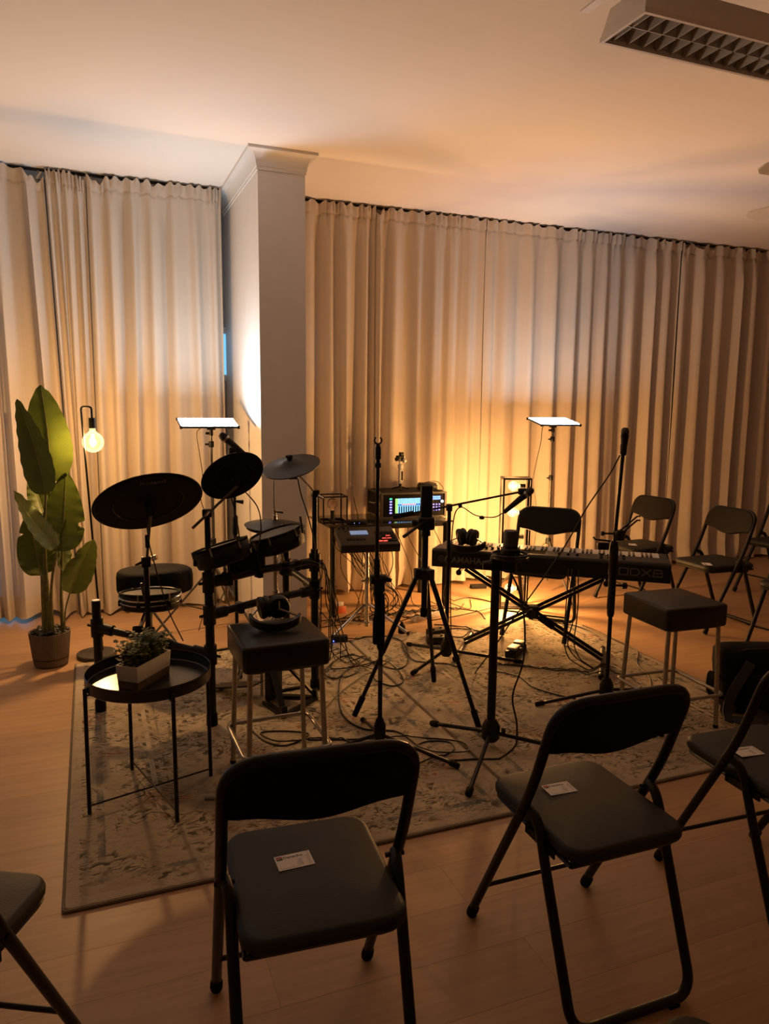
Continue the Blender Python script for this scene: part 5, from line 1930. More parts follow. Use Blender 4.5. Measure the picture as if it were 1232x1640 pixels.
# lettering on the back panel (read from behind the instrument): panel x runs along local +x, facing local -y
Mt = frame((0, 0, 0), (1, 0, 0), (0, 0, 1))
text_mesh('lettering', 'YAMAHA', 0.050, 'print_grey', kb, Matrix.Translation((0.088, -0.0006, kz(0.588))) @ Mt, 0.0004, bold=0.0009)
em = MB()
ec = Vector((0.060, -0.0008, kz(0.605)))
em.tube([ec + Vector((0.019 * math.cos(a), 0, 0.019 * math.sin(a))) for a in [2 * PI * k / 28 for k in range(28)]], 0.0013, 5, closed=True)
for k in range(6):
    a = PI / 2 + PI / 3 * k
    em.tube([ec + Vector((0.003 * math.cos(a), 0, 0.003 * math.sin(a))), ec + Vector((0.0175 * math.cos(a), 0, 0.0175 * math.sin(a)))], 0.0010, 4)
    a2 = a
    em.tube([ec + Vector((0.0115 * math.cos(a2 - .25), 0, 0.0115 * math.sin(a2 - .25))), ec + Vector((0.0115 * math.cos(a2 + .25), 0, 0.0115 * math.sin(a2 + .25)))], 0.0009, 4)
em.build('emblem', 'print_grey', kb)


def block_letters(x, z, h, s):
    """square stroked model lettering M O D X 8"""
    mb = MB()
    st = h * 0.17
    w = h * 1.25
    y_ = -0.0006

    def seg(a, b, c, d):
        A, B = Vector((x + a * w, 0, z + b * h)), Vector((x + c * w, 0, z + d * h))
        dd = (B - A).normalized()
        nn = Vector((-dd.z, 0, dd.x)) * st / 2
        A2, B2 = A - dd * st / 2, B + dd * st / 2
        mb.add([A2 - nn + Vector((0, y_, 0)), B2 - nn + Vector((0, y_, 0)), B2 + nn + Vector((0, y_, 0)), A2 + nn + Vector((0, y_, 0))], [(0, 1, 2, 3)])
    for ch in s:
        if ch == 'M':
            for g in ((0, 0, .12, 1), (.12, 1, .5, .35), (.5, .35, .85, 1), (.85, 1, .95, 0)):
                seg(*g)
        elif ch == 'O':
            for g in ((0, 0, 1, 0), (1, 0, 1, 1), (1, 1, 0, 1), (0, 1, 0, 0)):
                seg(*g)
        elif ch == 'D':
            for g in ((0, 0, .75, 0), (.75, 0, 1, .4), (1, .4, 1, .65), (1, .65, .75, 1), (.75, 1, 0, 1), (0, 1, 0, 0)):
                seg(*g)
        elif ch == 'X':
            for g in ((0, 0, 1, 1), (0, 1, 1, 0)):
                seg(*g)
        elif ch == '8':
            for g in ((0, 0, 1, 0), (1, 0, 1, .5), (1, .5, 0, .5), (0, .5, 0, 0), (0.08, .5, .08, 1), (.08, 1, .92, 1), (.92, 1, .92, .5)):
                seg(*g)
        x += w + h * 0.38
    return mb


block_letters(0.99, kz(0.590), 0.036, 'MODX8').build('model_lettering', 'print_grey', kb, smooth=False, recalc=False)

ks_ = thing('keyboard_stand', 'folding black X-frame stand carrying the keyboard', 'stand', (KO.x, KO.y, RUG), KA)
zf = RUG + 0.016


def SL(u, w, z):
    return Vector((u, w, z - RUG))


def ksp(mb, name, mat='black_metal', parent=None):
    return mb.build(name, mat, parent or ks_)


for (u0, u1, wc) in ((0.165, 0.985, 0.21), (0.985, 0.165, 0.175)):
    for dz in (-0.022, 0.022):
        ksp(MB().tube([SL(u0, wc, zf + 0.02 + dz * 0.6), SL(u1, wc, 0.528 + dz * 0.6)], 0.0105, 10), 'bar')
for u, wc in ((0.165, 0.20), (0.985, 0.165)):
    fo = ksp(MB().cyl(SL(u, wc - 0.26, zf), SL(u, wc + 0.26, zf), 0.0145, seg=12), 'foot', 'stand_grey')
    for s in (-1, 1):
        ksp(MB().cyl(SL(u, wc + s * 0.235, zf), SL(u, wc + s * 0.265, zf), 0.0158, seg=12), 'foot_cap', 'black_rubber', fo)
    ar = ksp(MB().cyl(SL(u, -0.02, 0.5404), SL(u, 0.39, 0.5404), 0.0115, seg=12), 'support_arm')
    for wv in (-0.015, 0.385):
        ksp(MB().sphere(SL(u, wv, 0.5345), 0.017, 10, 8), 'arm_end', 'black_rubber', ar)
ksp(MB().rbox(SL(0.575, 0.192, 0.288), (0.07, 0.075, 0.07), 0.014, n=2), 'pivot', 'black_plastic')
ksp(MB().cyl(SL(0.575, 0.15, 0.288), SL(0.575, 0.12, 0.288), 0.028, 0.024, 12), 'pivot_knob', 'black_plastic')
ksp(MB().rbox(SL(0.66, 0.175, 0.232), (0.10, 0.03, 0.035), 0.006, M=Matrix.Rotation(R(32), 3, 'Y'), n=2), 'lock_sleeve', 'black_plastic')

# ================================================================ headphones


def headphones(loc, rz, label, s=1.0, cups=((-1, -0.034, 0.002, 0.052, -14, 28), (1, 0.034, 0.002, 0.052, 10, -12))):
    t = thing('headphones', label, 'headphones', loc, rz)
    # band lies round the front, cups stand up inside it
    ang = [R(190 + 160 * k / 22) for k in range(23)]
    bnd = MB()
    ring_o = [Vector((0.090 * math.cos(a), 0.078 * math.sin(a), 0.040 + 0.022 * math.sin(a))) * s for a in ang]
    vs2, fs2 = [], []
    for q in ring_o:
        d_ = Vector((q.x, q.y, 0)).normalized()
        for (dr, dz) in ((0, -0.016), (0.006, -0.014), (0.007, 0.014), (0, 0.016), (-0.006, 0.013), (-0.006, -0.013)):
            vs2.append(q + (d_ * dr + Vector((0, 0, dz))) * s)
    nn = len(ring_o)
    for i in range(nn - 1):
        for j in range(6):
            fs2.append((i * 6 + j, i * 6 + (j + 1) % 6, (i + 1) * 6 + (j + 1) % 6, (i + 1) * 6 + j))
    fs2 += [tuple(range(6)), tuple(range((nn - 1) * 6, nn * 6))]
    bnd.add(vs2, fs2)
    bnd.build('headband', 'leatherette', t, angle=60)
    for (sx, ccx, ccy, ccz, lean, yaw) in cups:
        c = Vector((ccx, ccy, ccz + 0.010)) * s
        ax = Matrix.Rotation(R(yaw), 3, 'Z') @ Matrix.Rotation(R(lean), 3, 'Y') @ Vector((1, 0, 0))
        cup = MB().lathe([(0.0, -0.016 * s), (0.034 * s, -0.015 * s), (0.041 * s, -0.008 * s), (0.042 * s, 0.004 * s), (0.038 * s, 0.010 * s), (0.0, 0.010 * s)], c, ax * sx, 28).build('ear_cup', 'black_plastic', t)
        MB().lathe([(0.030 * s, -0.034 * s), (0.038 * s, -0.030 * s), (0.0415 * s, -0.022 * s), (0.039 * s, -0.014 * s)], c, ax * sx, 28).build('ear_pad', 'leatherette', cup)
        MB().tube([c + (ax * sx) * 0.011 * s + Vector((0, 0, 0.030)) * s, c + (ax * sx) * 0.014 * s, Vector((sx * 0.086, -0.014, 0.040)) * s], 0.004 * s, 6).build('yoke', 'steel', cup)
    return t


headphones((2.012, 3.775, 0.6580), KA, 'black headphones resting on the keyboard', 1.2)
headphones((0.650, 2.800, 0.6215), R(-18), 'black headphones with silver yokes resting on the bar stool', 1.08,
           ((-1, -0.052, 0.020, 0.052, -10, 20), (1, 0.012, 0.004, 0.058, 8, -76)))

# ================================================================ desk with rack mixer
DZ = 0.655
t = thing('desk', 'small black glass-topped desk with round legs in front of the curtain', 'desk', (1.98, 5.09, 0))
MB().rbox((1.985, 5.095, DZ - 0.006), (0.96, 0.53, 0.012), 0.012, n=2).build('glass_top', 'desk_glass', t, world=True)
for x in (1.545, 2.42):
    for y in (4.875, 5.315):
        lo = MB().cyl((x, y, 0.012), (x, y, DZ - 0.013), 0.021, seg=16).build('leg', 'black_metal', t, world=True)
        MB().lathe([(0.023, 0), (0.023, 0.014)], (x, y, 0.0), seg=16).build('foot_cap', 'black_rubber', lo, world=True)
for y in (4.875, 5.315):
    MB().box((1.985, y, DZ - 0.028), (0.86, 0.022, 0.028)).build('apron', 'black_metal', t, smooth=False, world=True)

MXA = R(-3)
MX, MY, MW, MD, MH = 2.245, 5.215, 0.515, 0.34, 0.190
mx = thing('rack_mixer', 'rack-mounted digital mixer with a lit blue screen, in a flight case', 'mixer', (MX, MY, DZ), MXA)
MB().box((0, 0.005, MH / 2), (MW - 0.01, MD - 0.02, MH - 0.0006)).build('case', 'case_grey', mx, smooth=False)
ed = MB()
for sx in (-1, 1):
    for sy in (-1, 1):
        MB().box((sx * (MW / 2 - 0.004), sy * (MD / 2 - 0.004), MH / 2), (0.016, 0.016, MH)).build('edge_trim', 'rack_aluminium', mx, smooth=False)
    for z in (0.006, MH - 0.006):
        MB().box((sx * (MW / 2 - 0.004), 0, z), (0.014, MD - 0.024, 0.012)).build('edge_trim', 'rack_aluminium', mx, smooth=False)
for z in (0.006, MH - 0.006):
    for sy in (-1, 1):
        MB().box((0, sy * (MD / 2 - 0.004), z), (MW - 0.024, 0.014, 0.012)).build('edge_trim', 'rack_aluminium', mx, smooth=False)
yf = -MD / 2 + 0.006
MB().box((0, yf - 0.002, MH / 2), (MW - 0.028, 0.004, MH - 0.024)).build('front_panel', 'panel_black', mx, smooth=False)
so = MB()
sx0, sx1, sz0, sz1 = -0.150, 0.055, 0.038, 0.148
so.add([(sx0, yf - 0.006, sz0), (sx1, yf - 0.006, sz0), (sx1, yf - 0.006, sz1), (sx0, yf - 0.006, sz1)], [(0, 1, 2, 3)])
s_ = so.build('screen', 'mixer_screen', mx, smooth=False, recalc=False)
ul = s_.data.uv_layers.new(name='UVMap')
for li, uv in zip(s_.data.polygons[0].loop_indices, ((0, 0), (1, 0), (1, 1), (0, 1))):
    ul.data[li].uv = uv
for k in range(6):
    MB().box((-0.185, yf - 0.006, 0.146 - 0.021 * k), (0.018, 0.003, 0.011)).build('side_button', 'led_green' if k == 0 else 'led_violet', mx, smooth=False)
for rr in range(2):
    for k in range(4):
        MB().box((0.118 + 0.027 * k, yf - 0.006, 0.153 - 0.015 * rr), (0.025, 0.003, 0.012)).build('display_cell', 'lcd_blue', mx, smooth=False)
for rr in range(3):
    for k in range(5):
        MB().box((0.112 + 0.023 * k, yf - 0.006, 0.096 - 0.021 * rr), (0.011, 0.003, 0.009)).build('channel_button', 'led_red' if (rr == 2 and k == 0) else 'led_violet', mx, smooth=False)
MB().lathe([(0.011, 0), (0.010, 0.014), (0, 0.015)], (0.225, yf - 0.003, 0.118), (0, -1, 0), 14).build('encoder', 'led_white', mx)
# side latch and handle of the case
MB().tube(fillet([(-MW / 2 - 0.004, -0.05, 0.105), (-MW / 2 - 0.030, -0.045, 0.105), (-MW / 2 - 0.030, 0.045, 0.105), (-MW / 2 - 0.004, 0.05, 0.105)], 0.01, 3), 0.005, 8).build('handle', 'steel', mx)
MB().box((-MW / 2 - 0.003, -0.125, 0.095), (0.006, 0.05, 0.06)).build('latch', 'rack_aluminium', mx, smooth=False)

gz = DZ + MH
gx, gy = 2.200, 5.235
g = thing('camera_gimbal', 'small white handheld camera gimbal on a mini tripod, atop the mixer', 'gimbal', (gx, gy, gz))
for k in range(3):
    a = R(250 + 120 * k)
    MB().tube([(gx, gy, gz + 0.026), (gx + 0.075 * math.cos(a), gy + 0.075 * math.sin(a), gz + 0.006)], 0.0055, 8).build('leg', 'black_plastic', g, world=True)
MB().cyl((gx, gy, gz + 0.015), (gx, gy, gz + 0.05), 0.012, seg=12).build('mount', 'black_plastic', g, world=True)
hg = MB().rbox((gx, gy, gz + 0.105), (0.032, 0.030, 0.115), 0.010, n=3).build('handle', 'white_plastic', g, world=True)
MB().rbox((gx + 0.008, gy - 0.014, gz + 0.110), (0.014, 0.006, 0.07), 0.003, n=1).build('grip', 'black_rubber', hg, world=True)
MB().lathe([(0.019, 0), (0.021, 0.006), (0.021, 0.028), (0.017, 0.034)], (gx, gy, gz + 0.163), seg=18).build('pan_motor', 'white_plastic', g, world=True)
MB().tube(fillet([(gx, gy, gz + 0.20), (gx - 0.010, gy, gz + 0.215), (gx + 0.024, gy, gz + 0.24), (gx + 0.026, gy - 0.005, gz + 0.262)], 0.01, 3), 0.009, 8).build('arm', 'white_plastic', g, world=True)
MB().cyl((gx + 0.032, gy - 0.02, gz + 0.228), (gx + 0.012, gy - 0.025, gz + 0.225), 0.0165, seg=14).build('roll_motor', 'white_plastic', g, world=True)
MB().rbox((gx - 0.006, gy - 0.004, gz + 0.245), (0.062, 0.036, 0.040), 0.008, R(20), n=2).build('camera', 'black_plastic', g, world=True)
MB().cyl((gx - 0.030, gy - 0.018, gz + 0.240), (gx - 0.048, gy - 0.030, gz + 0.238), 0.015, seg=14).build('lens', 'black_metal', g, world=True)
MB().rbox((gx + 0.006, gy, gz + 0.276), (0.032, 0.026, 0.026), 0.005, R(20), n=2).build('viewfinder', 'black_plastic', g, world=True)

b_ = thing('wireless_receiver', 'small black box with a coiled lead lying on the mixer case', 'receiver', (2.415, 5.205, gz))
MB().rbox((0, 0, 0.020), (0.135, 0.10, 0.040), 0.006, R(-5), n=2).build('body', 'black_plastic', b_)
MB().rbox((0, 0, 0.046), (0.125, 0.085, 0.012), 0.006, R(-5), n=2).build('lid', 'black_plastic', b_)
MB().tube(catmull([(-0.02, 0.0, 0.055), (0.03, -0.02, 0.064), (0.075, -0.03, 0.058), (0.105, -0.06, 0.020), (0.09, -0.09, 0.004), (0.05, -0.09, 0.004)], 6), 0.0025, 6).build('lead', 'cable_black', b_)

bl_ = thing('box_lamp', 'black cube-frame table lamp with an unlit globe bulb, on the desk', 'lamp', (1.605, 5.075, DZ), R(-4))
bw, bh = 0.086, 0.190
for sx in (-1, 1):
    for sy in (-1, 1):
        MB().box((sx * bw, sy * bw, bh / 2), (0.009, 0.009, bh)).build('post', 'black_metal', bl_, smooth=False)
for z in (0.0045, bh - 0.0045):
    for s in (-1, 1):
        MB().box((0, s * bw, z), (2 * bw - 0.009, 0.009, 0.009)).build('rail', 'black_metal', bl_, smooth=False)
        MB().box((s * bw, 0, z), (0.009, 2 * bw - 0.009, 0.009)).build('rail', 'black_metal', bl_, smooth=False)
MB().box((0, 0, 0.006), (0.04, 2 * bw - 0.01, 0.006)).build('socket_bar', 'black_metal', bl_, smooth=False)
globe_bulb(bl_, (1.605, 5.075, DZ + 0.128), (0, 0, 1), 0.040, False, sock=0.062, sock_r=0.016)

r_ = thing('router', 'small black wireless box with one tilted antenna, on the desk', 'router', (1.735, 4.90, DZ), R(-8))
MB().rbox((0, 0, 0.014), (0.125, 0.085, 0.028), 0.006, n=2).build('body', 'black_plastic', r_)
MB().tube([(0.012, 0.035, 0.024), (0.008, 0.036, 0.06), (-0.022, 0.03, 0.185)], 0.0042, 8, r_end=0.003).build('antenna', 'black_plastic', r_)
for k, mt_ in ((0, 'led_white'), (1, 'led_violet')):
    MB().box((-0.03 + 0.035 * k, -0.0432, 0.012), (0.003, 0.002, 0.003)).build('indicator', mt_, r_, smooth=False)

# ================================================================ sampler on a chrome tripod
sx_, sy_ = 1.645, 4.455
t = thing('sampler_stand', 'chrome tripod stand under the desk-side music sampler', 'stand', (sx_, sy_, 0))
MB().cyl((sx_, sy_, 0.045), (sx_, sy_, 0.36), 0.0165, seg=16).build('outer_tube', 'chrome', t, world=True)
MB().cyl((sx_, sy_, 0.34), (sx_, sy_, 0.585), 0.0135, seg=16).build('inner_tube', 'chrome', t, world=True)
MB().lathe([(0.019, 0), (0.021, 0.01), (0.021, 0.035), (0.017, 0.045)], (sx_, sy_, 0.335), seg=16).build('collar', 'steel', t, world=True)
MB().cyl((sx_, sy_, 0.355), (sx_ - 0.045, sy_ - 0.01, 0.352), 0.005, 0.009, 8).build('wing_bolt', 'steel', t, world=True)
for k in range(3):
    a = R(200 + 120 * k)
    d_ = Vector((math.cos(a), math.sin(a), 0))
    bb_ = Vector((sx_, sy_, 0))
    gz_ = ground(sx_ + d_.x * 0.287, sy_ + d_.y * 0.287) + 0.0125
    lo = MB().tube([bb_ + d_ * 0.02 + Vector((0, 0, 0.19)), bb_ + d_ * 0.285 + Vector((0, 0, gz_))], 0.0095, 8).build('leg', 'chrome', t, world=True)
    MB().tube([bb_ + d_ * 0.015 + Vector((0, 0, 0.07)), bb_ + d_ * 0.16 + Vector((0, 0, 0.10))], 0.006, 6).build('brace', 'chrome', lo, world=True)
    MB().sphere(bb_ + d_ * 0.287 + Vector((0, 0, gz_)), 0.0128, 8, 6).build('foot_cap', 'black_rubber', lo, world=True)
MB().box((sx_, sy_ + 0.0005, 0.5966), (0.16, 0.12, 0.006), M=Matrix.Rotation(R(-9), 3, 'Z') @ Matrix.Rotation(R(13), 3, 'X')).build('mount_plate', 'steel', t, smooth=False, world=True)
MB().cyl((sx_ - 0.06, sy_, 0.580), (sx_ + 0.05, sy_, 0.580), 0.012, seg=10).build('tilter', 'chrome', t, world=True)

SM = Matrix.Rotation(R(13), 3, 'X')
sp_ = thing('sampler', 'dark tabletop music sampler with red-lit pads and a small display', 'sampler', (sx_ - 0.005, sy_, 0.552), R(-9))


def SPt(x, y, z):
    return SM @ Vector((x, y, z)) + Vector((0, 0, 0.048))


MB().rbox(SPt(0, 0, 0.028), (0.385, 0.30, 0.056), 0.010, M=SM, n=2).build('body', 'device_grey', sp_)
MB().box(SPt(-0.045, 0.045, 0.0575), (0.115, 0.060, 0.003), M=SM).build('display', 'lcd_pale', sp_, smooth=False)
for k in range(3):
    MB().cyl(SPt(-0.165 + 0.03 * k, 0.115, 0.056), SPt(-0.165 + 0.03 * k, 0.115, 0.072), 0.007, seg=10).build('knob', 'black_plastic', sp_)
for k in range(6):
    MB().box(SPt(-0.135 + 0.021 * k, -0.060, 0.058), (0.014, 0.030, 0.005), M=SM).build('fader', 'black_rubber', sp_, smooth=False)
for k in range(16):
    i_, j_ = k % 4, k // 4
    lit = k in (0, 1, 5, 6, 10)
    MB().box(SPt(0.070 + 0.032 * i_, -0.085 + 0.040 * j_, 0.0585), (0.026, 0.032, 0.005), M=SM).build('pad', 'black_rubber', sp_, smooth=False)
    if lit:
        MB().box(SPt(0.070 + 0.032 * i_, -0.103 + 0.040 * j_, 0.0595), (0.026, 0.004, 0.005), M=SM).build('pad_light', 'led_red', sp_, smooth=False)

# ================================================================ things on the floor
p = thing('sustain_pedal', 'silver wedge-shaped sustain pedal on the rug under the keyboard', 'pedal', (2.345, 3.735, RUG), R(43))
MB().prism([(-0.12, 0.0), (0.12, 0.0), (0.12, 0.028), (-0.12, 0.042)], -0.034, 0.034, lambda u, v, w: Vector((u, w, v))).build('base', 'black_plastic', p, smooth=False)
MB().rbox((-0.055, 0, 0.050), (0.105, 0.058, 0.016), 0.006, M=Matrix.Rotation(R(4), 3, 'Y'), n=2).build('treadle', 'pedal_silver', p)
MB().rbox((0.075, 0, 0.040), (0.07, 0.06, 0.022), 0.006, M=Matrix.Rotation(R(4), 3, 'Y'), n=2).build('heel_block', 'pedal_silver', p)

a_ = thing('power_adapter', 'black power adapter with a glowing blue light on the rug', 'adapter', (1.405, 4.30, RUG), R(-12))
MB().rbox((0, 0, 0.019), (0.105, 0.052, 0.038), 0.008, n=2).build('body', 'black_plastic', a_)
MB().sphere((-0.040, -0.027, 0.012), 0.0045, 8, 6).build('indicator', 'led_blue', a_)
MB().tube(catmull([(0.05, 0, 0.018), (0.08, 0.005, 0.014), (0.12, 0.02, 0.004), (0.18, 0.05, 0.004)], 5), 0.003, 6).build('lead', 'cable_black', a_)

a_ = thing('power_brick', 'grey power brick lying on the floor by the curtain', 'adapter', (2.93, 5.28, 0.0), R(-10))
MB().rbox((0, 0, 0.016), (0.135, 0.055, 0.032), 0.008, n=2).build('body', 'case_grey', a_)
MB().tube(catmull([(0.066, 0, 0.014), (0.10, 0.0, 0.010), (0.13, 0.02, 0.004), (0.20, -0.02, 0.004)], 5), 0.003, 6).build('lead', 'cable_black', a_)

a_ = thing('plug_pack', 'small black plug with tapered body on the rug edge near the desk', 'plug', (1.845, 4.33, RUG), R(40))
MB().lathe([(0.024, 0), (0.026, 0.006), (0.022, 0.05), (0.010, 0.062), (0.006, 0.075), (0, 0.076)], (0, 0, 0.0), seg=14).build('body', 'black_rubber', a_)

ps = thing('power_strip', 'white power strip standing among the cables under the desk', 'power strip', (2.17, 4.62, 0), R(20))
MB().rbox((0, 0, 0.022), (0.30, 0.055, 0.044), 0.008, n=2).build('body', 'white_plastic', ps)
for k in range(5):
    MB().lathe([(0.017, 0), (0.017, 0.003)], (-0.11 + 0.055 * k, 0, 0.0440), seg=14).build('outlet', 'device_grey', ps)
MB().box((0.142, 0, 0.046), (0.012, 0.02, 0.006)).build('switch', 'orange_plastic', ps, smooth=False)

ob = thing('junction_box', 'small orange and white junction box under the desk by its leg', 'junction box', (1.625, 4.965, 0), R(15))
MB().rbox((0, 0, 0.025), (0.075, 0.055, 0.05), 0.006, n=2).build('body', 'orange_plastic', ob)
MB().rbox((0.0, 0.0, 0.064), (0.05, 0.035, 0.028), 0.006, n=2).build('cap', 'white_plastic', ob)

# small dark effect pedals by the boom stand
for (x, y, a, lab) in ((2.030, 4.195, 10, 'small black effects pedal on the rug, the one farther from the boom stand pole'), (1.965, 4.060, -15, 'small black effects pedal on the rug, right beside the boom stand pole')):
    e_ = thing('effects_pedal', lab, 'pedal', (x, y, RUG), R(a), 'effects pedals on the rug')
    MB().rbox((0, 0, 0.024), (0.12, 0.07, 0.048), 0.006, n=2).build('body', 'device_grey', e_)
    MB().cyl((0.035, 0, 0.047), (0.035, 0, 0.058), 0.008, seg=10).build('foot_switch', 'steel', e_)
    for s in (-1, 1):
        MB().cyl((-0.035, s * 0.018, 0.047), (-0.035, s * 0.018, 0.06), 0.007, seg=10).build('knob', 'black_plastic', e_)

x_ = thing('xlr_connector', 'loose silver-tipped cable connector on the rug by the tray table', 'connector', (0.372, 2.662, RUG), R(-20))
MB().cyl((-0.030, 0, 0.0098), (0.012, 0, 0.0098), 0.0095, seg=14).build('shell', 'steel', x_)
MB().cyl((0.010, 0, 0.0098), (0.046, 0, 0.0098), 0.0092, 0.006, 14).build('boot', 'black_rubber', x_)
MB().tube(catmull([(0.044, 0, 0.0098), (0.09, -0.01, 0.005), (0.15, -0.03, 0.004), (0.22, -0.02, 0.004)], 5), 0.0035, 6).build('cable_end', 'cable_black', x_)

# ---------------------------------------------------------------- black nylon gig bag
bg_ = thing('gig_bag', 'slumped black nylon bag with loose straps beside the empty bar stool', 'bag', (3.06, 2.62, RUG), R(-20))


def bag_ring(z, hx, hy, ox, oy, n=28, lump=0.0):
    out = []
    for k in range(n):
        a = 2 * PI * k / n
        c, s = math.cos(a), math.sin(a)
        e = 0.55
        x = hx * (abs(c) ** e) * (1 if c >= 0 else -1)
        y = hy * (abs(s) ** e) * (1 if s >= 0 else -1)
        l = 1 + lump * math.sin(3 * a + z * 20)
        out.append(Vector((x * l + ox, y * l + oy, z)))
    return out


rg = [bag_ring(z, hx, hy, ox, oy, lump=l) for (z, hx, hy, ox, oy, l) in (
    (0.002, 0.17, 0.105, 0.0, 0.0, 0.02), (0.012, 0.195, 0.125, 0.0, 0.0, 0.03), (0.06, 0.205, 0.135, -0.005, 0.0, 0.04), (0.14, 0.20, 0.125, -0.01, 0.012, 0.04),
    (0.22, 0.19, 0.11, -0.015, 0.03, 0.035), (0.275, 0.182, 0.09, -0.02, 0.045, 0.02), (0.295, 0.165, 0.07, -0.02, 0.05, 0.0), (0.300, 0.10, 0.03, -0.02, 0.05, 0.0))]
vs_ = [q for r in rg for q in r]
fs = [tuple(reversed(range(28)))]
for i in range(len(rg) - 1):
    for j in range(28):
        fs.append((i * 28 + j, i * 28 + (j + 1) % 28, (i + 1) * 28 + (j + 1) % 28, (i + 1) * 28 + j))
fs.append(tuple(range(7 * 28, 8 * 28)))
MB().add(vs_, fs).build('body', 'bag_nylon', bg_, angle=60)
MB().rbox((0.02, -0.125, 0.12), (0.26, 0.05, 0.16), 0.025, M=Matrix.Rotation(R(-12), 3, 'X'), n=3).build('front_pocket', 'bag_nylon', bg_)
MB().tube([(-0.10, -0.152, 0.195), (0.14, -0.152, 0.195)], 0.003, 6).build('zip', 'black_metal', bg_)
MB().tube(catmull([(-0.14, 0.0, 0.28), (-0.05, -0.03, 0.305), (0.05, -0.04, 0.305), (0.13, 0.0, 0.275)], 5), 0.005, 6).build('piping', 'bag_strap', bg_)


def strap(pts, w, name='strap'):
    P_ = catmull([Vector(q) for q in pts], 6)
    mb = MB()
    vs2, fs2 = [], []
    for i, q in enumerate(P_):
        d_ = (P_[min(i + 1, len(P_) - 1)] - P_[max(i - 1, 0)]).normalized()
        s_ = d_.cross(Vector((0.25, -0.4, 0.9)).normalized()).normalized()
        n_ = d_.cross(s_)
        for (a, b) in ((-1, -1), (1, -1), (1, 1), (-1, 1)):
            vs2.append(q + s_ * w / 2 * a + n_ * 0.003 * b)
    for i in range(len(P_) - 1):
        for j in range(4):
            fs2.append((i * 4 + j, i * 4 + (j + 1) % 4, (i + 1) * 4 + (j + 1) % 4, (i + 1) * 4 + j))
    fs2 += [(0, 1, 2, 3), tuple(range((len(P_) - 1) * 4, len(P_) * 4))]
    mb.add(vs2, fs2).build(name, 'bag_strap', bg_, angle=60)


strap([(-0.10, -0.10, 0.26), (-0.21, -0.16, 0.13), (-0.25, -0.20, 0.06), (-0.27, -0.26, 0.030)], 0.045)
strap([(-0.19, -0.02, 0.06), (-0.27, -0.06, 0.09), (-0.25, -0.02, 0.17), (-0.19, 0.02, 0.14)], 0.040)
strap([(-0.17, -0.09, 0.050), (-0.25, -0.19, 0.036), (-0.20, -0.26, 0.034), (-0.11, -0.25, 0.034), (-0.06, -0.17, 0.045)], 0.06, 'shoulder_pad')
strap([(0.10, 0.02, 0.29), (0.17, 0.0, 0.34), (0.24, -0.01, 0.36), (0.28, 0.0, 0.26), (0.22, 0.03, 0.14)], 0.035, 'carry_handle')

# ================================================================ cables
Zc = RUG + 0.0046
CABLES = []


def cable(pts, label, r=0.0036, group=None, plug=(0.0, 0.0)):
    """a flexible lead laid along pts; a point without height lies on the rug or the boards"""
    P_ = [Vector((q[0], q[1], q[2] if len(q) > 2 else ground(q[0], q[1]) + r)) for q in pts]
    CABLES.append((P_, label, r, group, plug))


cable([(1.40, 3.9, Zc + .004), (1.23, 3.71), (1.12, 3.43), (1.07, 3.2), (1.11, 3.04), (1.24, 2.96), (1.27, 2.83), (1.28, 2.71), (1.34, 2.63), (1.45, 2.60), (1.56, 2.565), (1.63, 2.575, 0.04), (1.650, 2.60, 0.14), (1.640, 2.625, 0.26), (1.67, 2.60, 0.42), (1.682, 2.62, 0.58), (1.66, 2.64, 0.72), (1.621, 2.654, 0.803)],
      'black cable looping over the rug and up to the condenser microphone', 0.0042, plug=(0, 0.05))
cable([(1.50, 4.28), (1.61, 4.36), (1.77, 4.19), (1.68, 3.84), (1.57, 3.71), (1.49, 3.79), (1.40, 4.02), (1.26, 3.95), (1.15, 3.77), (1.20, 3.68), (1.33, 3.74), (1.38, 3.87, Zc + .008), (1.32, 3.99, Zc + .008), (1.21, 3.85), (1.34, 3.80, Zc + .008), (1.53, 3.83, Zc + .008), (1.53, 3.56), (1.44, 3.48), (1.38, 3.58), (1.38, 3.68, Zc + .008), (1.17, 3.50, Zc + .008), (1.0, 3.30), (0.90, 3.12)],
      'black cable coiled on the rug between the tripod and the kick pad', 0.0036)
cable([(1.10, 2.60), (1.28, 2.66, Zc + .008), (1.35, 2.68), (1.41, 2.71), (1.42, 2.78), (1.35, 2.82), (1.29, 2.81), (1.27, 2.77, Zc + .008), (1.32, 2.70, Zc + .008), (1.42, 2.66, Zc + .009), (1.47, 2.69), (1.47, 2.77), (1.35, 2.85), (1.24, 2.90, Zc + .004), (1.13, 2.93), (0.98, 2.97), (0.84, 3.02)],
      'black cable coiled on the rug beside the shock-mount stand', 0.0033)
cable([(0.62, 3.24), (0.66, 3.07), (0.74, 3.0), (0.86, 3.07), (0.77, 3.14), (0.66, 3.16), (0.70, 3.04, Zc + .008), (0.80, 3.01, Zc + .008), (0.90, 3.02), (1.00, 2.95), (1.06, 2.80)],
      'black cable coiled on the rug under the headphone stool', 0.0034)
cable([(2.13, 3.59), (2.22, 3.52), (2.31, 3.47), (2.39, 3.39), (2.49, 3.35), (2.52, 3.27), (2.58, 3.20)], 'black cable in the bundle lying on the rug under the keyboard', 0.0035, 'bundle of cables under the keyboard')
cable([(2.09, 3.61), (2.21, 3.55), (2.33, 3.44), (2.43, 3.40), (2.55, 3.30), (2.66, 3.26), (2.72, 3.16), (2.70, 3.06)], 'black cable in the bundle lying on the rug under the keyboard', 0.0033, 'bundle of cables under the keyboard')
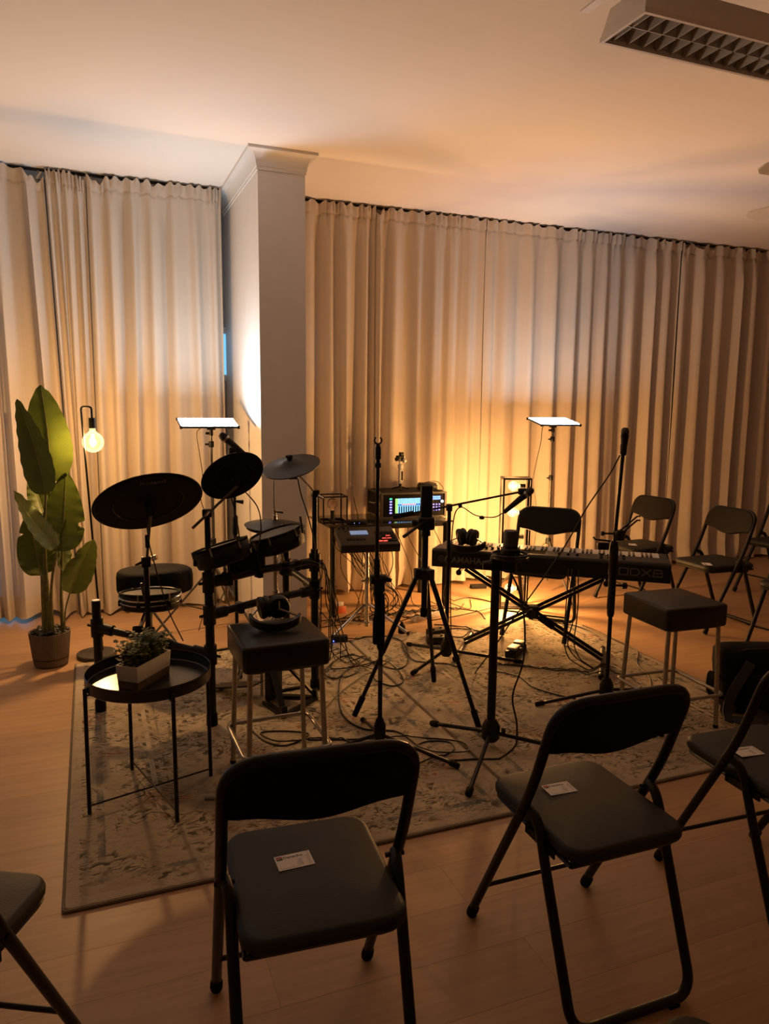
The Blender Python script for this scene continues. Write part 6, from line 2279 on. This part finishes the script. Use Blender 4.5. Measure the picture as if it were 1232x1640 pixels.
cable([(2.04, 3.52), (2.14, 3.38), (2.13, 3.22), (2.18, 3.09), (2.25, 3.00)], 'single black cable curving on the rug toward the clamp-arm stand', 0.0036)
cable([(3.10, 4.10, 0.004), (3.11, 3.95, 0.004), (3.10, 3.74, 0.004), (3.09, 3.62, 0.010), (3.04, 3.47), (2.90, 3.31), (2.82, 3.12), (2.73, 3.0), (2.64, 2.88)], 'black cable running along the rug edge toward the empty stool', 0.0036)
cable([(2.42, 4.90), (2.70, 5.02), (2.80, 4.76), (2.40, 4.60), (2.02, 4.56), (1.98, 4.70), (2.34, 4.84), (2.57, 4.66), (2.54, 4.46)], 'black cable looped on the bare floor in front of the curtain', 0.0034)
cable([(1.96, 4.35), (1.76, 4.12), (1.70, 3.83), (1.78, 3.74), (1.86, 3.69), (1.90, 3.62)], 'black cable curving past the tripod toward the boom stand', 0.0036)
cable([(2.14, 4.46), (2.26, 4.38), (2.31, 4.25), (2.22, 4.12), (2.13, 4.13), (2.13, 4.26), (2.22, 4.29), (2.33, 4.20), (2.40, 4.08)], 'black cable looped on the rug behind the boom stand', 0.0034)
# leads falling from the upright microphone and the keyboard
cable([(2.377, 2.921, 1.262), (2.33, 2.94, 1.16), (2.24, 2.98, 1.00), (2.16, 3.02, 0.82), (2.06, 3.10, 0.60), (1.98, 3.20, 0.40), (1.93, 3.30, 0.22), (1.90, 3.42, 0.06), (1.95, 3.50, Zc)], 'thin cable sloping from the upright microphone down past the keyboard', 0.0036, plug=(0.04, 0))
for k, (u, dx) in enumerate(((0.78, 0.0), (0.80, 0.03), (0.835, 0.01))):
    P0 = KO + Matrix.Rotation(KA, 3, 'Z') @ Vector((u, -0.006, 0.6))
    cable([(P0.x, P0.y, 0.600), (P0.x - 0.015, P0.y - 0.02, 0.56), (P0.x - 0.01 + dx, P0.y - 0.01, 0.42), (P0.x + dx, P0.y + 0.01, 0.30), (P0.x + 0.01, P0.y + 0.02, 0.16), (P0.x + 0.05 + dx, P0.y + 0.0, 0.06), (P0.x + 0.12 + dx, P0.y - 0.05, Zc), (P0.x + 0.2 + dx * 2, P0.y - 0.02 - dx, Zc)],
          'thin cable hanging straight from the keyboard back panel to the rug', 0.0034, 'cables hanging from the keyboard', plug=(0.03, 0))
cable([(0.690, 4.835, 1.357), (0.645, 4.835, 1.325), (0.63, 4.84, 1.29), (0.645, 4.84, 1.16), (0.66, 4.84, 1.02), (0.645, 4.84, 0.88), (0.68, 4.84, 0.74), (0.685, 4.84, 0.5), (0.66, 4.84, 0.2), (0.61, 4.84, 0.006)], 'thin lead hanging from the LED panel beside the pillar', 0.0028, plug=(0.04, 0))
cable([(3.34, 4.93, 1.361), (3.27, 4.94, 1.335), (3.27, 4.96, 1.22), (3.24, 4.97, 1.05), (3.22, 4.97, 0.9), (3.25, 4.97, 0.75), (3.27, 4.98, 0.5), (3.22, 4.98, 0.2), (3.12, 4.98, 0.006)], 'thin lead hanging from the LED panel behind the keyboard chair', 0.0028, plug=(0.04, 0))
# tangle hanging from the desk, the sampler and the mixer
rn = random.Random(31)
Msp = Matrix.Rotation(R(-9), 3, 'Z')
for k in range(20):
    if k % 2 == 0:      # plugged into the sampler's back panel
        q = Vector((sx_ - 0.005, sy_, 0.552)) + Msp @ SPt(-0.165 + 0.033 * (k // 2) + rn.uniform(-.005, .005), 0.146, 0.026)
        start = [(q.x, q.y, q.z), (q.x, q.y + 0.035, q.z - 0.010), (q.x + rn.uniform(-.02, .02), q.y + 0.05, q.z - 0.09)]
        xa, ya = start[-1][0], start[-1][1]
    else:               # coming down from behind the desk's front rail
        xa, ya = 1.60 + 0.038 * (k // 2) + rn.uniform(-.006, .006), 4.845
        start = [(xa, 4.935, 0.637), (xa, 4.905, 0.600), (xa + rn.uniform(-.01, .01), ya, 0.56)]
    xb, yb = 1.50 + 0.52 * rn.random(), 4.62 + 0.22 * rn.random()
    sg = rn.choice((-1, 1))
    xc, yc = xb + sg * rn.uniform(0.16, 0.30), min(yb + rn.uniform(-0.05, 0.14), 4.80)
    xd, yd = xc + sg * rn.uniform(0.02, 0.12), min(yc + rn.uniform(-0.16, 0.10), 4.80)
    cable(start + [((xa + xb) / 2 + rn.uniform(-0.10, 0.10), (ya + yb) / 2 + rn.uniform(-0.04, 0.06), 0.34), (xb, yb, 0.15), (xb + rn.uniform(-.04, .04), yb, 0.05), ((xb * 2 + xc) / 3, (yb * 2 + yc) / 3), (xc, yc), (xd, yd)],
          'thin black cable in the tangle hanging under the desk and sampler', rn.choice((0.0026, 0.0032, 0.0040)), 'tangled cables under the desk', plug=(0.02, 0))
for k in range(9):      # fanned out round the clamp of the rack post, so they fall side by side
    z0 = 0.712 - 0.007 * k
    an = R(-58 + 15 * k)
    ca, sa = math.cos(an), math.sin(an)
    xb, yb = 1.44 - 0.034 * k + rn.uniform(-.012, .012), 3.76 + 0.052 * k + rn.uniform(-.015, .015)
    cable([(PC[0] + 0.0300 * ca, PC[1] + 0.0300 * sa, z0), (PC[0] + 0.058 * ca, PC[1] + 0.058 * sa, z0 - 0.035), (1.175 - 0.009 * k + rn.uniform(-.035, .035), 3.625 + 0.014 * k + rn.uniform(-.02, .02), 0.46 + rn.uniform(-.05, .05)), (1.215 - 0.010 * k + rn.uniform(-.05, .05), 3.665 + 0.018 * k + rn.uniform(-.03, .03), 0.24 + rn.uniform(-.06, .06)), ((1.2 + xb) / 2 - 0.006 * k, (3.69 + yb) / 2, 0.07), (xb, yb), (xb + 0.12, yb + 0.05 + 0.06 * rn.random())],
          'thin black cable spilling from the drum rack post toward the desk', rn.choice((0.0026, 0.0032)), 'cables spilling from the drum rack', plug=(0.012, 0))
for k in range(4):
    xa = 2.03 + 0.10 * k
    cable([(xa, 4.945, 0.638), (xa, 4.91, 0.600), (xa + rn.uniform(-.03, .06), 4.83, 0.54 if k < 2 else 0.46), (xa + rn.uniform(0.0, .10), 4.80, 0.30), (xa + rn.uniform(0.0, .10), 4.78, 0.10), (xa + 0.14, 4.75, 0.03), (xa + 0.24, 4.74), (xa + 0.36, 4.70 + 0.09 * k)],
          'thin black cable hanging from the desk below the mixer', 0.003, 'cables hanging below the mixer', plug=(0.02, 0))
cable([(0.903, 3.362, 0.030), (0.905, 3.335, 0.034), (0.90, 3.30), (0.885, 3.24), (0.875, 3.17)], 'short black lead trailing from the kick pad', 0.003, plug=(0.03, 0))

# ---------------------------------------------------------------- settle the cables: over one another, over or round what stands in their way
from mathutils.bvhtree import BVHTree
from mathutils.kdtree import KDTree
bpy.context.view_layer.update()
SOLID = ('microphone_stand', 'keyboard_stand', 'sampler_stand', 'sampler', 'effects_pedal', 'power_', 'plug_pack', 'junction_box', 'desk', 'electronic_drum_kit', 'bar_stool',
         'folding_chair', 'camera_tripod', 'sustain_pedal', 'kick_pad', 'hi_hat', 'xlr_connector', 'cage_lamp', 'led_panel', 'stage_keyboard', 'drum_throne', 'side_table', 'gig_bag', 'box_lamp')
ov, of = [], []
for o in list(scene.objects):
    if o.type != 'MESH':
        continue
    top = o
    while top.parent:
        top = top.parent
    if not top.name.startswith(SOLID):
        continue
    base_i = len(ov)
    ov += [o.matrix_world @ v.co for v in o.data.vertices]
    of += [tuple(base_i + i for i in p_.vertices) for p_ in o.data.polygons]
solid = BVHTree.FromPolygons(ov, of)


def resample(P_, step):
    Q = catmull(P_, 14)
    out, acc = [Q[0]], 0.0
    for a_, b_2 in zip(Q, Q[1:]):
        seg = (b_2 - a_).length
        while acc + seg >= step and seg > 1e-9:
            t_ = (step - acc) / seg
            a_ = a_.lerp(b_2, t_)
            out.append(a_.copy())
            seg = (b_2 - a_).length
            acc = 0.0
        acc += seg
    return out


laid = []       # (point, radius, cable number, arc position)
STEP = 0.006
for ci, (P_, label, r, group, plug) in enumerate(CABLES):
    Q = resample(P_, STEP)
    n_ = len(Q)
    free = [STEP * i >= plug[0] and STEP * (n_ - 1 - i) >= plug[1] for i in range(n_)]
    kd = None
    if laid:
        kd = KDTree(len(laid))
        for i, l_ in enumerate(laid):
            kd.insert(l_[0], i)
        kd.balance()
    for it in range(90):
        bad = False
        push = [Vector((0, 0, 0)) for _ in range(n_)]
        kd_self = KDTree(n_)
        for i, q in enumerate(Q):
            kd_self.insert(q, i)
        kd_self.balance()
        for i, q in enumerate(Q):
            if not free[i]:
                continue
            zmin = ground(q.x, q.y) + r
            if q.z < zmin - 1e-5:
                push[i].z = max(push[i].z, zmin - q.z)
                bad = True
            hit = solid.find_nearest(q, 0.03)
            if hit[0] is not None:
                side = (q - hit[0]).dot(hit[1])
                need = r + 0.0008 - (hit[3] if side > 0 else -hit[3])
                if need > 0:
                    bad = True
                    if q.z < 0.075:
                        push[i].z = max(push[i].z, 0.003)
                    else:
                        d_ = Vector((hit[1].x, hit[1].y, 0.0))
                        push[i] += (d_.normalized() if d_.length > 0.2 else hit[1]) * min(need, 0.006)
            near = []
            if kd:
                near = [(laid[j][0], laid[j][1]) for (_c, j, _d) in kd.find_range(q, r + 0.0058)]
            near += [(Q[j], r) for (_c, j, _d) in kd_self.find_range(q, 2 * r + 0.0014) if i - j > 14]
            for (c_, rq) in near:
                need = r + rq + 0.0013 - (q - c_).length
                if need > 0:
                    bad = True
                    if q.z < 0.075:
                        dh = math.hypot(q.x - c_.x, q.y - c_.y)
                        up_ = c_.z + math.sqrt(max((r + rq + 0.0015) ** 2 - dh * dh, 0)) - q.z
                        push[i].z = max(push[i].z, min(up_, 0.004))
                    else:
                        d_ = Vector((q.x - c_.x, q.y - c_.y, 0))
                        d_ = d_.normalized() if d_.length > 1e-5 else Vector((0.6, 0.8, 0))
                        push[i] += d_ * need
        if not bad:
            break
        # spread sideways pushes along the lead, and let it arch over what it crosses
        for i in range(n_):
            if not free[i]:
                continue
            sx2, sy2, wt = 0.0, 0.0, 0.0
            for k in range(-6, 7):
                j = min(max(i + k, 0), n_ - 1)
                f_ = math.exp(-(k / 3.0) ** 2)
                sx2, sy2, wt = sx2 + push[j].x * f_, sy2 + push[j].y * f_, wt + f_
            big = max((push[min(max(i + k, 0), n_ - 1)].xy.length for k in range(-6, 7)))
            v2 = Vector((sx2, sy2, 0))
            if v2.length > 1e-9 and big > 0:
                own = math.exp(-(min((abs(k) for k in range(-6, 7) if push[min(max(i + k, 0), n_ - 1)].xy.length > 0)) / 3.0) ** 2)
                Q[i] += v2.normalized() * big * own
            Q[i].z += push[i].z
        for rng in (range(1, n_), range(n_ - 2, -1, -1)):
            for i in rng:
                j = i - 1 if rng.step == 1 else i + 1
                lim = Q[j].z - 0.45 * STEP
                if Q[i].z < lim and Q[i].z < 0.075 and Q[j].z < 0.075 and free[i]:
                    Q[i].z = lim
    for i, q in enumerate(Q):
        laid.append((q.copy(), r))
    c0 = Q[0].copy()
    c0.z = min(q.z for q in Q) - r
    o = MB().tube([q - c0 for q in Q], r, 6).build('cable', 'cable_black', None)
    o.location = c0
    tag(o, label, 'cable', group)
